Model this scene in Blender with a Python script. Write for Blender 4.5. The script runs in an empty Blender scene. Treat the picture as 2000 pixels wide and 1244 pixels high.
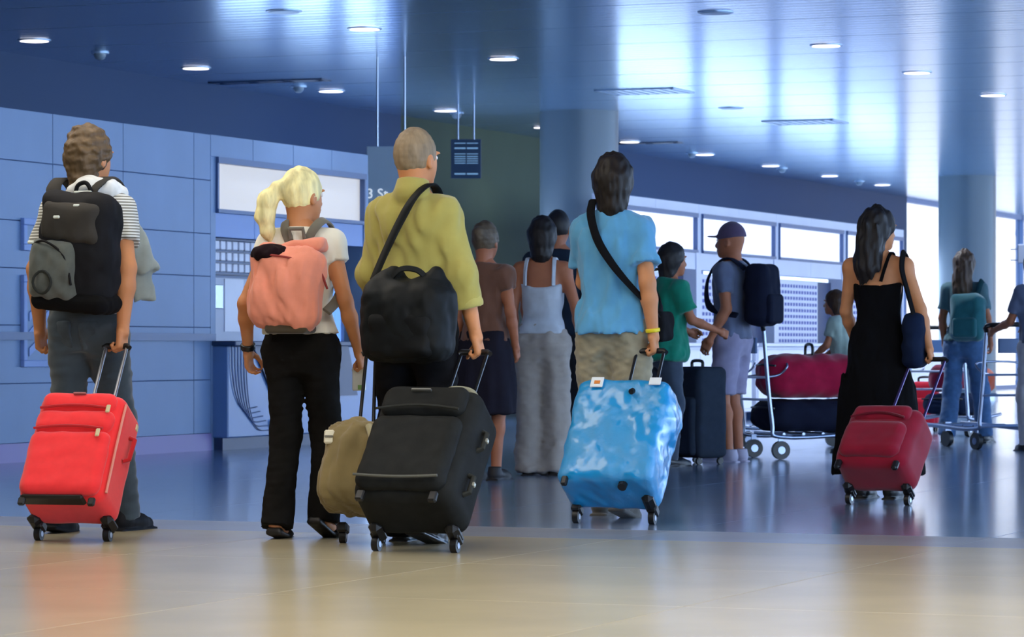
import bpy, math, random
import numpy as np
from mathutils import Matrix, Vector, Euler

random.seed(7)
SC = bpy.context.scene
COL = SC.collection
PI = math.pi

# ------------------------------------------------------------------ camera
FPX, HOR, CAMZ = 6500.0, 680.0, 0.84        # focal length in pixels, horizon row, eye height
cam_data = bpy.data.cameras.new('camera')
cam_data.sensor_width = 36.0
cam_data.lens = FPX / 2000.0 * 36.0
cam_data.shift_y = (HOR - 622.0) / 2000.0
cam_data.clip_end = 400
cam_data.dof.use_dof = True
cam_data.dof.focus_distance = 15.0
cam_data.dof.aperture_fstop = 10.0
cam = bpy.data.objects.new('camera', cam_data)
cam.location = (0, 0, CAMZ)
cam.rotation_euler = (PI / 2, 0, 0)
COL.objects.link(cam)
SC.camera = cam

# ------------------------------------------------------------------ world and exposure
world = bpy.data.worlds.new('world')
SC.world = world
world.use_nodes = True
bg = world.node_tree.nodes['Background']
bg.inputs[0].default_value = (0.60, 0.77, 1.0, 1)
bg.inputs[1].default_value = 8.0
SC.view_settings.view_transform = 'Standard'
SC.view_settings.look = 'None'
SC.view_settings.gamma = 1.0
SC.view_settings.use_curve_mapping = False
SC.view_settings.exposure = 0.0
SC.cycles.use_denoising = True
SC.cycles.max_bounces = 7
SC.cycles.sample_clamp_indirect = 6.0

TH = math.atan(2600.0 / FPX)                # the hall runs away to the right at this angle
CT, ST = math.cos(TH), math.sin(TH)

def W(u, v, z=0.0):
    """hall frame (u along the hall, v across to the right) to world"""
    return Vector((u * ST + v * CT, u * CT - v * ST, z))

def area_light(name, loc, size, energy, color, rot=(0, 0, 0), shape='RECTANGLE'):
    l = bpy.data.lights.new(name, 'AREA')
    l.shape = shape
    l.size, l.size_y = size
    l.energy = energy
    l.color = color
    o = bpy.data.objects.new(name, l)
    o.location = loc
    o.rotation_euler = rot
    COL.objects.link(o)
    return o

# unseen warm area lights, added overhead to brighten the travellers
area_light('foreground_fill_light', W(9.0, -2.5, 3.5), (5.0, 4.0), 320, (1.0, 0.92, 0.8), (0, 0, -TH))
area_light('foreground_fill_light', W(13.0, -8.7, 3.5), (5.0, 3.5), 150, (1.0, 0.92, 0.8), (0, 0, -TH))

# ------------------------------------------------------------------ helpers: materials
def lin(h):
    h = h.lstrip('#')
    out = []
    for i in (0, 2, 4):
        c = int(h[i:i + 2], 16) / 255.0
        out.append(c / 12.92 if c <= 0.04045 else ((c + 0.055) / 1.055) ** 2.4)
    return tuple(out) + (1.0,)

MATS = {}
def mat(name, col, rough=0.6, metal=0.0, spec=0.5, var=0.0, vscale=8.0, bump=0.0, bscale=60.0,
        sheen=0.0, coat=0.0, emit=None, estr=0.0, bdist=0.002, stretch=None, coatrough=0.05):
    if name in MATS:
        return MATS[name]
    m = bpy.data.materials.new(name)
    m.use_nodes = True
    nt = m.node_tree
    b = nt.nodes['Principled BSDF']
    c = lin(col) if isinstance(col, str) else tuple(col) + (1.0,) * (4 - len(col))
    b.inputs['Base Color'].default_value = c
    b.inputs['Roughness'].default_value = rough
    b.inputs['Metallic'].default_value = metal
    b.inputs['Specular IOR Level'].default_value = spec
    b.inputs['Sheen Weight'].default_value = sheen
    b.inputs['Coat Weight'].default_value = coat
    b.inputs['Coat Roughness'].default_value = coatrough
    if emit is not None:
        b.inputs['Emission Color'].default_value = lin(emit) if isinstance(emit, str) else tuple(emit) + (1.0,)
        b.inputs['Emission Strength'].default_value = estr
    tc = nt.nodes.new('ShaderNodeTexCoord')
    vec = tc.outputs['Object']
    if stretch:
        mp = nt.nodes.new('ShaderNodeMapping')
        mp.inputs['Scale'].default_value = stretch
        nt.links.new(vec, mp.inputs['Vector'])
        vec = mp.outputs['Vector']
    if var > 0:
        n = nt.nodes.new('ShaderNodeTexNoise')
        n.inputs['Scale'].default_value = vscale
        n.inputs['Detail'].default_value = 5.0
        nt.links.new(vec, n.inputs['Vector'])
        r = nt.nodes.new('ShaderNodeMapRange')
        r.inputs['From Min'].default_value = 0.3
        r.inputs['From Max'].default_value = 0.7
        r.inputs['To Min'].default_value = 1.0 - var
        r.inputs['To Max'].default_value = 1.0 + var
        nt.links.new(n.outputs['Fac'], r.inputs['Value'])
        mx = nt.nodes.new('ShaderNodeVectorMath')
        mx.operation = 'SCALE'
        mx.inputs[0].default_value = c[:3]
        nt.links.new(r.outputs['Result'], mx.inputs['Scale'])
        nt.links.new(mx.outputs['Vector'], b.inputs['Base Color'])
    if bump > 0:
        n2 = nt.nodes.new('ShaderNodeTexNoise')
        n2.inputs['Scale'].default_value = bscale
        n2.inputs['Detail'].default_value = 3.0
        nt.links.new(vec, n2.inputs['Vector'])
        bp = nt.nodes.new('ShaderNodeBump')
        bp.inputs['Strength'].default_value = bump
        bp.inputs['Distance'].default_value = bdist
        nt.links.new(n2.outputs['Fac'], bp.inputs['Height'])
        nt.links.new(bp.outputs['Normal'], b.inputs['Normal'])
    MATS[name] = m
    return m

def striped(name, ca, cb, period, rough=0.9):
    m = mat(name, ca, rough=rough, spec=0.2, sheen=0.2)
    nt = m.node_tree
    b = nt.nodes['Principled BSDF']
    tc = nt.nodes.new('ShaderNodeTexCoord')
    sp = nt.nodes.new('ShaderNodeSeparateXYZ')
    nt.links.new(tc.outputs['Object'], sp.inputs[0])
    mu = nt.nodes.new('ShaderNodeMath'); mu.operation = 'MULTIPLY'; mu.inputs[1].default_value = 2 * PI / period
    nt.links.new(sp.outputs['Z'], mu.inputs[0])
    si = nt.nodes.new('ShaderNodeMath'); si.operation = 'SINE'
    nt.links.new(mu.outputs[0], si.inputs[0])
    mr = nt.nodes.new('ShaderNodeMapRange')
    mr.inputs['From Min'].default_value = -0.2; mr.inputs['From Max'].default_value = 0.5
    nt.links.new(si.outputs[0], mr.inputs['Value'])
    mx = nt.nodes.new('ShaderNodeMix'); mx.data_type = 'RGBA'
    mx.inputs['A'].default_value = lin(ca); mx.inputs['B'].default_value = lin(cb)
    nt.links.new(mr.outputs['Result'], mx.inputs['Factor'])
    nt.links.new(mx.outputs['Result'], b.inputs['Base Color'])
    return m

# ------------------------------------------------------------------ helpers: objects
def link(o, parent=None):
    COL.objects.link(o)
    if parent is not None:
        o.parent = parent
    return o

def tag(o, label=None, cat=None, group=None, kind=None):
    if label: o['label'] = label
    if cat: o['category'] = cat
    if group: o['group'] = group
    if kind: o['kind'] = kind
    return o

def thing(name, label, cat, loc=(0, 0, 0), rotz=0.0, group=None, kind=None):
    o = bpy.data.objects.new(name, None)
    o.empty_display_size = 0.1
    o.location = loc
    o.rotation_euler = (0, 0, rotz)
    link(o)
    return tag(o, label, cat, group, kind)

class MB:
    """collects simple solids and links them as one mesh"""
    def __init__(self):
        self.v, self.f = [], []
    def add(self, vs, fs):
        n = len(self.v)
        self.v += [tuple(p) for p in vs]
        self.f += [tuple(i + n for i in q) for q in fs]
        return self
    def box(self, lo, hi, bev=0.0):
        x0, y0, z0 = lo; x1, y1, z1 = hi
        if bev <= 0:
            vs = [(x0, y0, z0), (x1, y0, z0), (x1, y1, z0), (x0, y1, z0), (x0, y0, z1), (x1, y0, z1), (x1, y1, z1), (x0, y1, z1)]
            fs = [(0, 3, 2, 1), (4, 5, 6, 7), (0, 1, 5, 4), (1, 2, 6, 5), (2, 3, 7, 6), (3, 0, 4, 7)]
            return self.add(vs, fs)
        b = min(bev, (x1 - x0) * .49, (y1 - y0) * .49, (z1 - z0) * .49)
        c = ((x0 + x1) / 2, (y0 + y1) / 2, (z0 + z1) / 2)
        h = ((x1 - x0) / 2, (y1 - y0) / 2, (z1 - z0) / 2)
        vs = []
        idx = {}
        for sx in (-1, 1):
            for sy in (-1, 1):
                for sz in (-1, 1):
                    for a in range(3):
                        s = (sx, sy, sz)
                        p = [c[i] + s[i] * (h[i] if i == a else h[i] - b) for i in range(3)]
                        idx[(sx, sy, sz, a)] = len(vs)
                        vs.append(p)
        fs = []
        for a in range(3):
            i, j = (a + 1) % 3, (a + 2) % 3
            for s in (-1, 1):
                q = []
                for t1, t2 in ((-1, -1), (1, -1), (1, 1), (-1, 1)):
                    k = [0, 0, 0]; k[a] = s; k[i] = t1; k[j] = t2
                    q.append(idx[(k[0], k[1], k[2], a)])
                fs.append(tuple(q) if s > 0 else tuple(q[::-1]))
            for t1 in (-1, 1):
                for t2 in (-1, 1):
                    k0 = [0, 0, 0]; k1 = [0, 0, 0]
                    k0[a] = -1; k1[a] = 1
                    for k in (k0, k1):
                        k[i] = t1; k[j] = t2
                    q = [idx[(*k0, i)], idx[(*k1, i)], idx[(*k1, j)], idx[(*k0, j)]]
                    fs.append(tuple(q) if t1 * t2 < 0 else tuple(q[::-1]))
        for sx in (-1, 1):
            for sy in (-1, 1):
                for sz in (-1, 1):
                    q = [idx[(sx, sy, sz, a)] for a in range(3)]
                    fs.append(tuple(q) if sx * sy * sz > 0 else tuple(q[::-1]))
        return self.add(vs, fs)
    def cyl(self, a, b, r, r2=None, n=16, cap=True):
        a, b = Vector(a), Vector(b)
        r2 = r if r2 is None else r2
        d = (b - a).normalized()
        s = d.orthogonal().normalized()
        t = d.cross(s)
        vs = []
        for p, rr in ((a, r), (b, r2)):
            for i in range(n):
                an = 2 * PI * i / n
                vs.append(p + s * (math.cos(an) * rr) + t * (math.sin(an) * rr))
        fs = [(i, (i + 1) % n, n + (i + 1) % n, n + i) for i in range(n)]
        if cap:
            fs += [tuple(range(n - 1, -1, -1)), tuple(range(n, 2 * n))]
        return self.add(vs, fs)
    def tube(self, pts, r, n=8, closed=False):
        pts = [Vector(p) for p in pts]
        m = len(pts)
        rs = r if isinstance(r, (list, tuple)) else [r] * m
        vs = []
        prev = None
        for i in range(m):
            if closed:
                d = (pts[(i + 1) % m] - pts[i - 1])
            else:
                d = pts[min(i + 1, m - 1)] - pts[max(i - 1, 0)]
            d.normalize()
            s = d.orthogonal() if prev is None else prev - d * prev.dot(d)
            if s.length < 1e-6:
                s = d.orthogonal()
            s.normalize(); prev = s
            t = d.cross(s)
            for k in range(n):
                an = 2 * PI * k / n
                vs.append(pts[i] + s * (math.cos(an) * rs[i]) + t * (math.sin(an) * rs[i]))
        fs = []
        for i in range(m if closed else m - 1):
            j = (i + 1) % m
            for k in range(n):
                fs.append((i * n + k, i * n + (k + 1) % n, j * n + (k + 1) % n, j * n + k))
        if not closed:
            fs += [tuple(range(n - 1, -1, -1)), tuple((m - 1) * n + k for k in range(n))]
        return self.add(vs, fs)
    def ribbon(self, pts, normals, width, thick):
        """flat strap along pts; normals point away from the body it lies on"""
        pts = [Vector(p) for p in pts]; m = len(pts)
        vs = []
        for i in range(m):
            d = (pts[min(i + 1, m - 1)] - pts[max(i - 1, 0)]).normalized()
            nn = Vector(normals[i]); nn = (nn - d * nn.dot(d)).normalized()
            s = d.cross(nn)
            w = width[i] if isinstance(width, (list, tuple)) else width
            for a, b in ((-1, 0), (-.8, 1), (.8, 1), (1, 0), (.8, -1), (-.8, -1)):
                vs.append(pts[i] + s * (a * w / 2) + nn * (b * thick / 2))
        fs = []
        for i in range(m - 1):
            for k in range(6):
                fs.append((i * 6 + k, (i + 1) * 6 + k, (i + 1) * 6 + (k + 1) % 6, i * 6 + (k + 1) % 6))
        fs += [tuple(range(6)), tuple((m - 1) * 6 + k for k in range(5, -1, -1))]
        return self.add(vs, fs)
    def lathe(self, prof, n=20, c=(0, 0)):
        vs = []
        for r, z in prof:
            for i in range(n):
                an = 2 * PI * i / n
                vs.append((c[0] + r * math.cos(an), c[1] + r * math.sin(an), z))
        fs = []
        for j in range(len(prof) - 1):
            for i in range(n):
                fs.append((j * n + i, j * n + (i + 1) % n, (j + 1) * n + (i + 1) % n, (j + 1) * n + i))
        fs += [tuple(range(n - 1, -1, -1)), tuple((len(prof) - 1) * n + i for i in range(n))]
        return self.add(vs, fs)
    def mesh(self, name, m, smooth=None):
        me = bpy.data.meshes.new(name)
        me.from_pydata(self.v, [], self.f)
        me.materials.append(m)
        if smooth:
            me.polygons.foreach_set('use_smooth', [True] * len(me.polygons))
            me.set_sharp_from_angle(angle=smooth)
        me.update()
        return me
    def build(self, name, m, parent=None, smooth=None, loc=None, rot=None):
        o = bpy.data.objects.new(name, self.mesh(name, m, smooth))
        if loc is not None: o.location = loc
        if rot is not None: o.rotation_euler = rot
        return link(o, parent)

def inst(name, me, parent=None, loc=(0, 0, 0), rot=(0, 0, 0), scale=(1, 1, 1)):
    o = bpy.data.objects.new(name, me)
    o.location = loc; o.rotation_euler = rot; o.scale = scale
    return link(o, parent)

def copy_tree(o, parent=None):
    c = o.copy()
    COL.objects.link(c)
    c.parent = parent
    for ch in list(o.children):
        copy_tree(ch, c)
    return c

def spline(pts, n=6):
    """Catmull-Rom through the points"""
    P = [Vector(p) for p in pts]
    out = []
    for i in range(len(P) - 1):
        p0, p1, p2, p3 = P[max(i - 1, 0)], P[i], P[i + 1], P[min(i + 2, len(P) - 1)]
        for k in range(n):
            t = k / n
            out.append(0.5 * ((2 * p1) + (p2 - p0) * t + (2 * p0 - 5 * p1 + 4 * p2 - p3) * t * t + (3 * p1 - p0 - 3 * p2 + p3) * t ** 3))
    out.append(P[-1])
    return out

# ------------------------------------------------------------------ helpers: smooth solids from distance fields
def sm(a, b, k):
    if k <= 0:
        return np.minimum(a, b)
    h = np.clip(0.5 + 0.5 * (b - a) / k, 0, 1)
    return b + (a - b) * h - k * h * (1 - h)

def wob(X, Y, Z, scale, seed, st=(1, 1, 1)):
    """cheap smooth noise, about -1..1"""
    rg = np.random.RandomState(seed)
    out = 0.0
    for i in range(7):
        d = rg.normal(size=3); d /= np.linalg.norm(d)
        fr = 2 * PI / scale * (0.6 + 0.9 * rg.rand())
        ph = rg.rand() * 6.28
        out = out + np.sin((X * d[0] * st[0] + Y * d[1] * st[1] + Z * d[2] * st[2]) * fr + ph
                           + 0.9 * np.sin((X * d[1] * st[0] + Z * d[0] * st[2]) * fr * 0.5 + ph * 2))
    return out / 3.6

class Field:
    def __init__(self, lo, hi, h):
        self.h = h
        self.lo = np.array(lo, float) - 2 * h
        self.ax = [np.arange(self.lo[i], hi[i] + 2.5 * h, h, dtype=np.float32) for i in range(3)]
        self.f = np.full([len(a) for a in self.ax], 0.15, np.float32)
    def sub(self, lo, hi):
        sl = []
        for i in range(3):
            a = max(0, int((lo[i] - self.lo[i]) / self.h) - 1)
            b = min(len(self.ax[i]), int((hi[i] - self.lo[i]) / self.h) + 2)
            if b <= a: return None
            sl.append(slice(a, b))
        sl = tuple(sl)
        return sl, self.ax[0][sl[0]][:, None, None], self.ax[1][sl[1]][None, :, None], self.ax[2][sl[2]][None, None, :]
    def xyz(self):
        return self.ax[0][:, None, None], self.ax[1][None, :, None], self.ax[2][None, None, :]
    def put(self, sl, d, k, op):
        if op == 'u':
            self.f[sl] = sm(self.f[sl], d, k)
        elif op == 's':
            self.f[sl] = -sm(-self.f[sl], d, k)
    def cone(self, a, b, ra, rb, k=0.03, cut=None, flat=None, op='u', m=0.07):
        a = np.array(a, float); b = np.array(b, float)
        r = max(ra, rb) + m
        q = self.sub(np.minimum(a, b) - r, np.maximum(a, b) + r)
        if q is None: return self
        sl, X, Y, Z = q
        ba = b - a
        L = max(float(ba @ ba), 1e-9)
        px, py, pz = X - a[0], Y - a[1], Z - a[2]
        t = np.clip((px * ba[0] + py * ba[1] + pz * ba[2]) / L, 0, 1)
        dx, dy, dz = px - t * ba[0], py - t * ba[1], pz - t * ba[2]
        d2 = dx * dx + dy * dy + dz * dz
        if flat is not None:
            n, s = flat
            c = dx * n[0] + dy * n[1] + dz * n[2]
            d2 = d2 + c * c * (1 / (s * s) - 1)
        d = np.sqrt(d2) - (ra + (rb - ra) * t)
        if cut is not None:
            for cp, cn in cut:
                d = np.maximum(d, (X - cp[0]) * cn[0] + (Y - cp[1]) * cn[1] + (Z - cp[2]) * cn[2])
        self.put(sl, d, k, op)
        return self
    def chain(self, pts, rs, k=0.02, **kw):
        for i in range(len(pts) - 1):
            self.cone(pts[i], pts[i + 1], rs[i], rs[i + 1], k, **kw)
        return self
    def ell(self, c, r, k=0.03, op='u', m=0.07):
        c = np.array(c, float); r = np.array(r, float)
        q = self.sub(c - r - m, c + r + m)
        if q is None: return self
        sl, X, Y, Z = q
        n = np.sqrt(((X - c[0]) / r[0]) ** 2 + ((Y - c[1]) / r[1]) ** 2 + ((Z - c[2]) / r[2]) ** 2)
        self.put(sl, (n - 1) * r.min(), k, op)
        return self
    def box(self, c, half, rd=0.02, k=0.0, op='u', M=None, m=0.07, bulge=0.0):
        c = np.array(c, float); h = np.array(half, float)
        e = (np.linalg.norm(h) if M is not None else h) + m
        q = self.sub(c - e, c + e)
        if q is None: return self
        sl, X, Y, Z = q
        px, py, pz = X - c[0], Y - c[1], Z - c[2]
        if M is not None:
            px, py, pz = (M[0][i] * px + M[1][i] * py + M[2][i] * pz for i in range(3))
        if bulge:
            s = 1 + bulge * (1 - np.clip(np.abs(px) / h[0], 0, 1) ** 2) * (1 - np.clip(np.abs(pz) / h[2], 0, 1) ** 2)
            py = py / s
        qx, qy, qz = np.abs(px) - h[0] + rd, np.abs(py) - h[1] + rd, np.abs(pz) - h[2] + rd
        d = np.sqrt(np.maximum(qx, 0) ** 2 + np.maximum(qy, 0) ** 2 + np.maximum(qz, 0) ** 2) + np.minimum(np.maximum(qx, np.maximum(qy, qz)), 0) - rd
        self.put(sl, d, k, op)
        return self
    def loft(self, prof, k=0.03, pw=2.3, grow=0.0, op='u'):
        """prof rows: z, cx, cy, half width x, half width y"""
        P = np.array(prof, float)
        q = self.sub((-9, -9, P[0, 0] - .05), (9, 9, P[-1, 0] + .05))
        sl, X, Y, Z = q
        zz = self.ax[2][sl[2]]
        def sp(col):
            # smoothed interpolation
            base = np.interp(zz, P[:, 0], P[:, col])
            for dz in (-.02, .02, -.035, .035):
                base = base + np.interp(zz + dz, P[:, 0], P[:, col])
            return (base / 5)[None, None, :]
        cx, cy, wx, wy = sp(1), sp(2), sp(3) + grow, sp(4) + grow
        n = (np.abs((X - cx) / wx) ** pw + np.abs((Y - cy) / wy) ** pw) ** (1 / pw)
        d = (n - 1) * np.minimum(wx, wy) * 0.9
        d = np.maximum(d, np.maximum(P[0, 0] - grow - Z, Z - P[-1, 0] - grow))
        self.put(sl, d, k, op)
        return self
    def cut(self, p, n):
        X, Y, Z = self.xyz()
        self.f = np.maximum(self.f, ((X - p[0]) * n[0] + (Y - p[1]) * n[1] + (Z - p[2]) * n[2]).astype(np.float32))
        return self
    def disp(self, amp, scale, seed, st=(1, 1, 1)):
        X, Y, Z = self.xyz()
        self.f = self.f + (amp * wob(X, Y, Z, scale, seed, st)).astype(np.float32)
        return self
    def poly(self):
        f, h = self.f, self.h
        f[0], f[-1], f[:, 0], f[:, -1], f[:, :, 0], f[:, :, -1] = 1, 1, 1, 1, 1, 1
        s = f < 0
        c = np.zeros([n - 1 for n in f.shape], np.int8)
        for i in (0, 1):
            for j in (0, 1):
                for k in (0, 1):
                    c += s[i:s.shape[0] - 1 + i, j:s.shape[1] - 1 + j, k:s.shape[2] - 1 + k]
        act = (c > 0) & (c < 8)
        I, J, K = np.nonzero(act)
        idx = np.full(act.shape, -1, np.int64)
        idx[I, J, K] = np.arange(len(I))
        pos = np.zeros((len(I), 3)); w = np.zeros(len(I))
        for ax in range(3):
            for a in (0, 1):
                for b in (0, 1):
                    o = [0, 0, 0]
                    o[(ax + 1) % 3] = a; o[(ax + 2) % 3] = b
                    e = list(o); e[ax] += 1
                    fa = f[I + o[0], J + o[1], K + o[2]]; fb = f[I + e[0], J + e[1], K + e[2]]
                    cr = (fa < 0) != (fb < 0)
                    t = np.where(cr, fa / np.where(cr, fa - fb, 1), 0)
                    for q in range(3):
                        pos[:, q] += np.where(cr, o[q] + (t if q == ax else 0), 0)
                    w += cr
        pos /= w[:, None]
        pos = (pos + np.stack([I, J, K], 1)) * h + self.lo
        faces = []
        for ax in range(3):
            b1, b2 = (ax + 1) % 3, (ax + 2) % 3
            sa = [slice(None)] * 3; sb = [slice(None)] * 3
            sa[ax] = slice(0, -1); sb[ax] = slice(1, None)
            cr = s[tuple(sa)] != s[tuple(sb)]
            Q = np.stack(np.nonzero(cr), 1)
            Q = Q[(Q[:, b1] > 0) & (Q[:, b2] > 0) & (Q[:, b1] < f.shape[b1] - 1) & (Q[:, b2] < f.shape[b2] - 1)]
            ins = s[Q[:, 0], Q[:, 1], Q[:, 2]]
            def ci(d1, d2):
                R = Q.copy(); R[:, b1] += d1; R[:, b2] += d2
                return idx[R[:, 0], R[:, 1], R[:, 2]]
            q = np.stack([ci(-1, -1), ci(0, -1), ci(0, 0), ci(-1, 0)], 1)
            q[~ins] = q[~ins][:, ::-1]
            faces.append(q)
        return pos, np.concatenate(faces)

def np_mesh(name, parts, mats):
    """parts: list of (verts, quads, material index)"""
    V, F, MI = [], [], []
    n = 0
    for v, q, mi in parts:
        V.append(v); F.append(q + n); MI.append(np.full(len(q), mi, np.int32))
        n += len(v)
    V = np.concatenate(V); F = np.concatenate(F); MI = np.concatenate(MI)
    me = bpy.data.meshes.new(name)
    me.vertices.add(len(V))
    me.vertices.foreach_set('co', V.astype(np.float32).ravel())
    me.loops.add(F.size)
    me.loops.foreach_set('vertex_index', F.astype(np.int32).ravel())
    me.polygons.add(len(F))
    me.polygons.foreach_set('loop_start', np.arange(0, F.size, 4, dtype=np.int32))
    me.polygons.foreach_set('loop_total', np.full(len(F), 4, np.int32))
    for m in mats:
        me.materials.append(m)
    me.polygons.foreach_set('material_index', MI)
    me.polygons.foreach_set('use_smooth', np.ones(len(F), bool))
    me.update(calc_edges=True)
    me.validate()
    return me

def fobj(name, field, m, parent=None, off=(0, 0, 0), M=None):
    v, q = field.poly()
    if M is not None:
        R = np.array(M)
        v = v @ R[:3, :3].T + R[:3, 3]
    v = v - np.array(off)
    o = bpy.data.objects.new(name, np_mesh(name, [(v, q, 0)], [m]))
    return link(o, parent)
# ================================================================== the hall
ROT = (0, 0, -TH)
VW = -12.47                                  # front plane of the counter wall
CEIL = 3.6
VR = 9.0                                     # unseen right side, glazing added to let daylight in
def struct(o, label, cat):
    return tag(o, label, cat, kind='structure')

def slab(name, u0, u1, v0, v1, z0, z1, m, parent=None):
    b = MB().box((v0, u0, z0), (v1, u1, z1))
    o = b.build(name, m, parent)
    if parent is None:
        o.rotation_euler = ROT
    return o

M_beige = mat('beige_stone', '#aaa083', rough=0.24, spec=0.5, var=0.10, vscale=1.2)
M_dark = mat('blue_tint_stone', '#71839c', rough=0.17, spec=0.75, var=0.12, vscale=0.9, coat=0.3, coatrough=0.1)
M_grout = mat('floor_grout', '#4b5260', rough=0.7)
M_blue = mat('blue_wall_paint', '#7894bb', rough=0.4, spec=0.4, var=0.05, vscale=1.5)
M_seam = mat('wall_seam', '#2d4a7a', rough=0.7)
M_white = mat('white_laminate', '#e4e6f4', rough=0.35, spec=0.5, var=0.03, vscale=2.0)
M_offw = mat('pale_grey_laminate', '#c9cfe0', rough=0.45)
M_navy = mat('navy_panel', '#223a62', rough=0.4)
M_bluel = mat('light_blue_panel', '#7e9cd6', rough=0.4)
M_black = mat('black_plastic', '#0b0c10', rough=0.45)
M_steel = mat('brushed_steel', '#9aa3b2', rough=0.3, metal=0.9, bump=0.1, bscale=120)
M_lilac = mat('lilac_rail', '#8c80b8', rough=0.4)
M_box = mat('light_box_face', '#d8dcec', rough=0.5, emit='#dfe6ff', estr=1.15)
M_boxl = mat('light_box_face_dim', '#c9c6c4', rough=0.5, emit='#f0e6d8', estr=0.45)
M_frame = mat('blue_grey_frame', '#46618f', rough=0.4)
M_col = mat('column_satin_paint', '#66757e', rough=0.35, spec=0.5, var=0.04, vscale=1.0)
M_corr = mat('corridor_olive_wall', '#48563f', rough=0.7, var=0.25, vscale=0.3)
M_dwall = mat('dark_blue_wall', '#1f4068', rough=0.6)
M_lamp = mat('lamp_glow', '#ffffff', emit='#fff4f0', estr=3.0)
M_lampoff = mat('lamp_off_grey', '#8fa9c2', rough=0.4, metal=0.4)
M_ring = mat('lamp_ring', '#b4cbe2', rough=0.35, metal=0.5)
M_mull = mat('mullion_blue_grey', '#5b7fb8', rough=0.4, metal=0.2)

# ---- floor: beige near; the bluish light beyond is put into the stone colour
fl = slab('floor', -8, 80, -16.3, VR, -0.30, -0.012, M_grout)
struct(fl, 'polished airport floor, beige stone in front, bluish light coloured into it beyond', 'floor')
UB = 14.5                                     # the joint where the blue tinted colour begins
def tile_field(u0, u1, v0, v1, su, sv, m):
    me = MB().box((-sv / 2 + .002, -su / 2 + .002, -0.012), (sv / 2 - .002, su / 2 - .002, 0.0), 0.001).mesh('tile', m)
    nu, nv = round((u1 - u0) / su), round((v1 - v0) / sv)
    for i in range(nu):
        for j in range(nv):
            inst('tile', me, fl, (v0 + (j + .5) * sv, u0 + (i + .5) * su, 0))
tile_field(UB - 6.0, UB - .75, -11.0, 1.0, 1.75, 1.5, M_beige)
M_mid = mat('tint_edge_stone', '#8e9092', rough=0.26, spec=0.5, var=0.08, vscale=1.2)  # band blends the soft edge of the blue tint into the floor colour
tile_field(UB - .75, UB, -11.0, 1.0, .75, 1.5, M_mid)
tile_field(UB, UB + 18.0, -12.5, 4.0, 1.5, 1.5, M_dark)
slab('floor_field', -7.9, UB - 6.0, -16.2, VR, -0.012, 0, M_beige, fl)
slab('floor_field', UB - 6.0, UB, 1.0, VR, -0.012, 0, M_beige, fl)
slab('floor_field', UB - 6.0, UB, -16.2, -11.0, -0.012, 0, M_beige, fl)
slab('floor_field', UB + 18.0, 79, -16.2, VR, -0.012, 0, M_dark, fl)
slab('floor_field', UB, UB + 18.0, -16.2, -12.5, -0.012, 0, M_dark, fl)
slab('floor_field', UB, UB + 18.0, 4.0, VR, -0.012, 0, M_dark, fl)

# ---- ceiling: metal planks across the hall
def ceiling_metal():
    m = mat('blue_ceiling_metal', '#a2c4e4', rough=0.19, metal=0.6, spec=0.5)
    nt = m.node_tree
    b = nt.nodes['Principled BSDF']
    tc = nt.nodes.new('ShaderNodeTexCoord')
    sp = nt.nodes.new('ShaderNodeSeparateXYZ')
    nt.links.new(tc.outputs['Object'], sp.inputs[0])
    mu = nt.nodes.new('ShaderNodeMath'); mu.operation = 'MULTIPLY'; mu.inputs[1].default_value = 2 * PI / 0.2
    nt.links.new(sp.outputs['Y'], mu.inputs[0])
    si = nt.nodes.new('ShaderNodeMath'); si.operation = 'SINE'
    nt.links.new(mu.outputs[0], si.inputs[0])
    n = nt.nodes.new('ShaderNodeTexNoise'); n.inputs['Scale'].default_value = 1.0; n.inputs['Detail'].default_value = 6
    mp = nt.nodes.new('ShaderNodeMapping'); mp.inputs['Scale'].default_value = (0.15, 4.0, 1)
    nt.links.new(tc.outputs['Object'], mp.inputs['Vector']); nt.links.new(mp.outputs['Vector'], n.inputs['Vector'])
    ad = nt.nodes.new('ShaderNodeMath'); ad.operation = 'MULTIPLY_ADD'; ad.inputs[1].default_value = 0.25
    nt.links.new(si.outputs[0], ad.inputs[0]); nt.links.new(n.outputs['Fac'], ad.inputs[2])
    bp = nt.nodes.new('ShaderNodeBump'); bp.inputs['Strength'].default_value = 0.16; bp.inputs['Distance'].default_value = 0.01
    nt.links.new(ad.outputs[0], bp.inputs['Height'])
    nt.links.new(bp.outputs['Normal'], b.inputs['Normal'])
    return m
M_ceil = ceiling_metal()
ce = slab('ceiling', -8, 80, -16.3, VR, CEIL + 0.02, CEIL + 0.3, M_navy)
struct(ce, 'blue metal plank ceiling with recessed downlights', 'ceiling')
row = MB().box((-4.25, -0.79, 0), (20.9, 0.79, 0.02)).mesh('plank', M_ceil)
for i in range(38):
    inst('plank', row, ce, (-12, 18.0 + 1.6 * i, CEIL))
slab('ceiling_field', -7.9, 17.2, -16.2, VR, CEIL, CEIL + 0.02, M_offw, ce)

# ---- walls outside the picture close the hall
M_sidew = mat('warm_grey_wall', '#a79f92', rough=0.7)
struct(slab('wall_rear', -8.2, -8, -16.3, VR, 0, CEIL, M_sidew), 'plain warm grey wall behind the viewer', 'wall')

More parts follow.
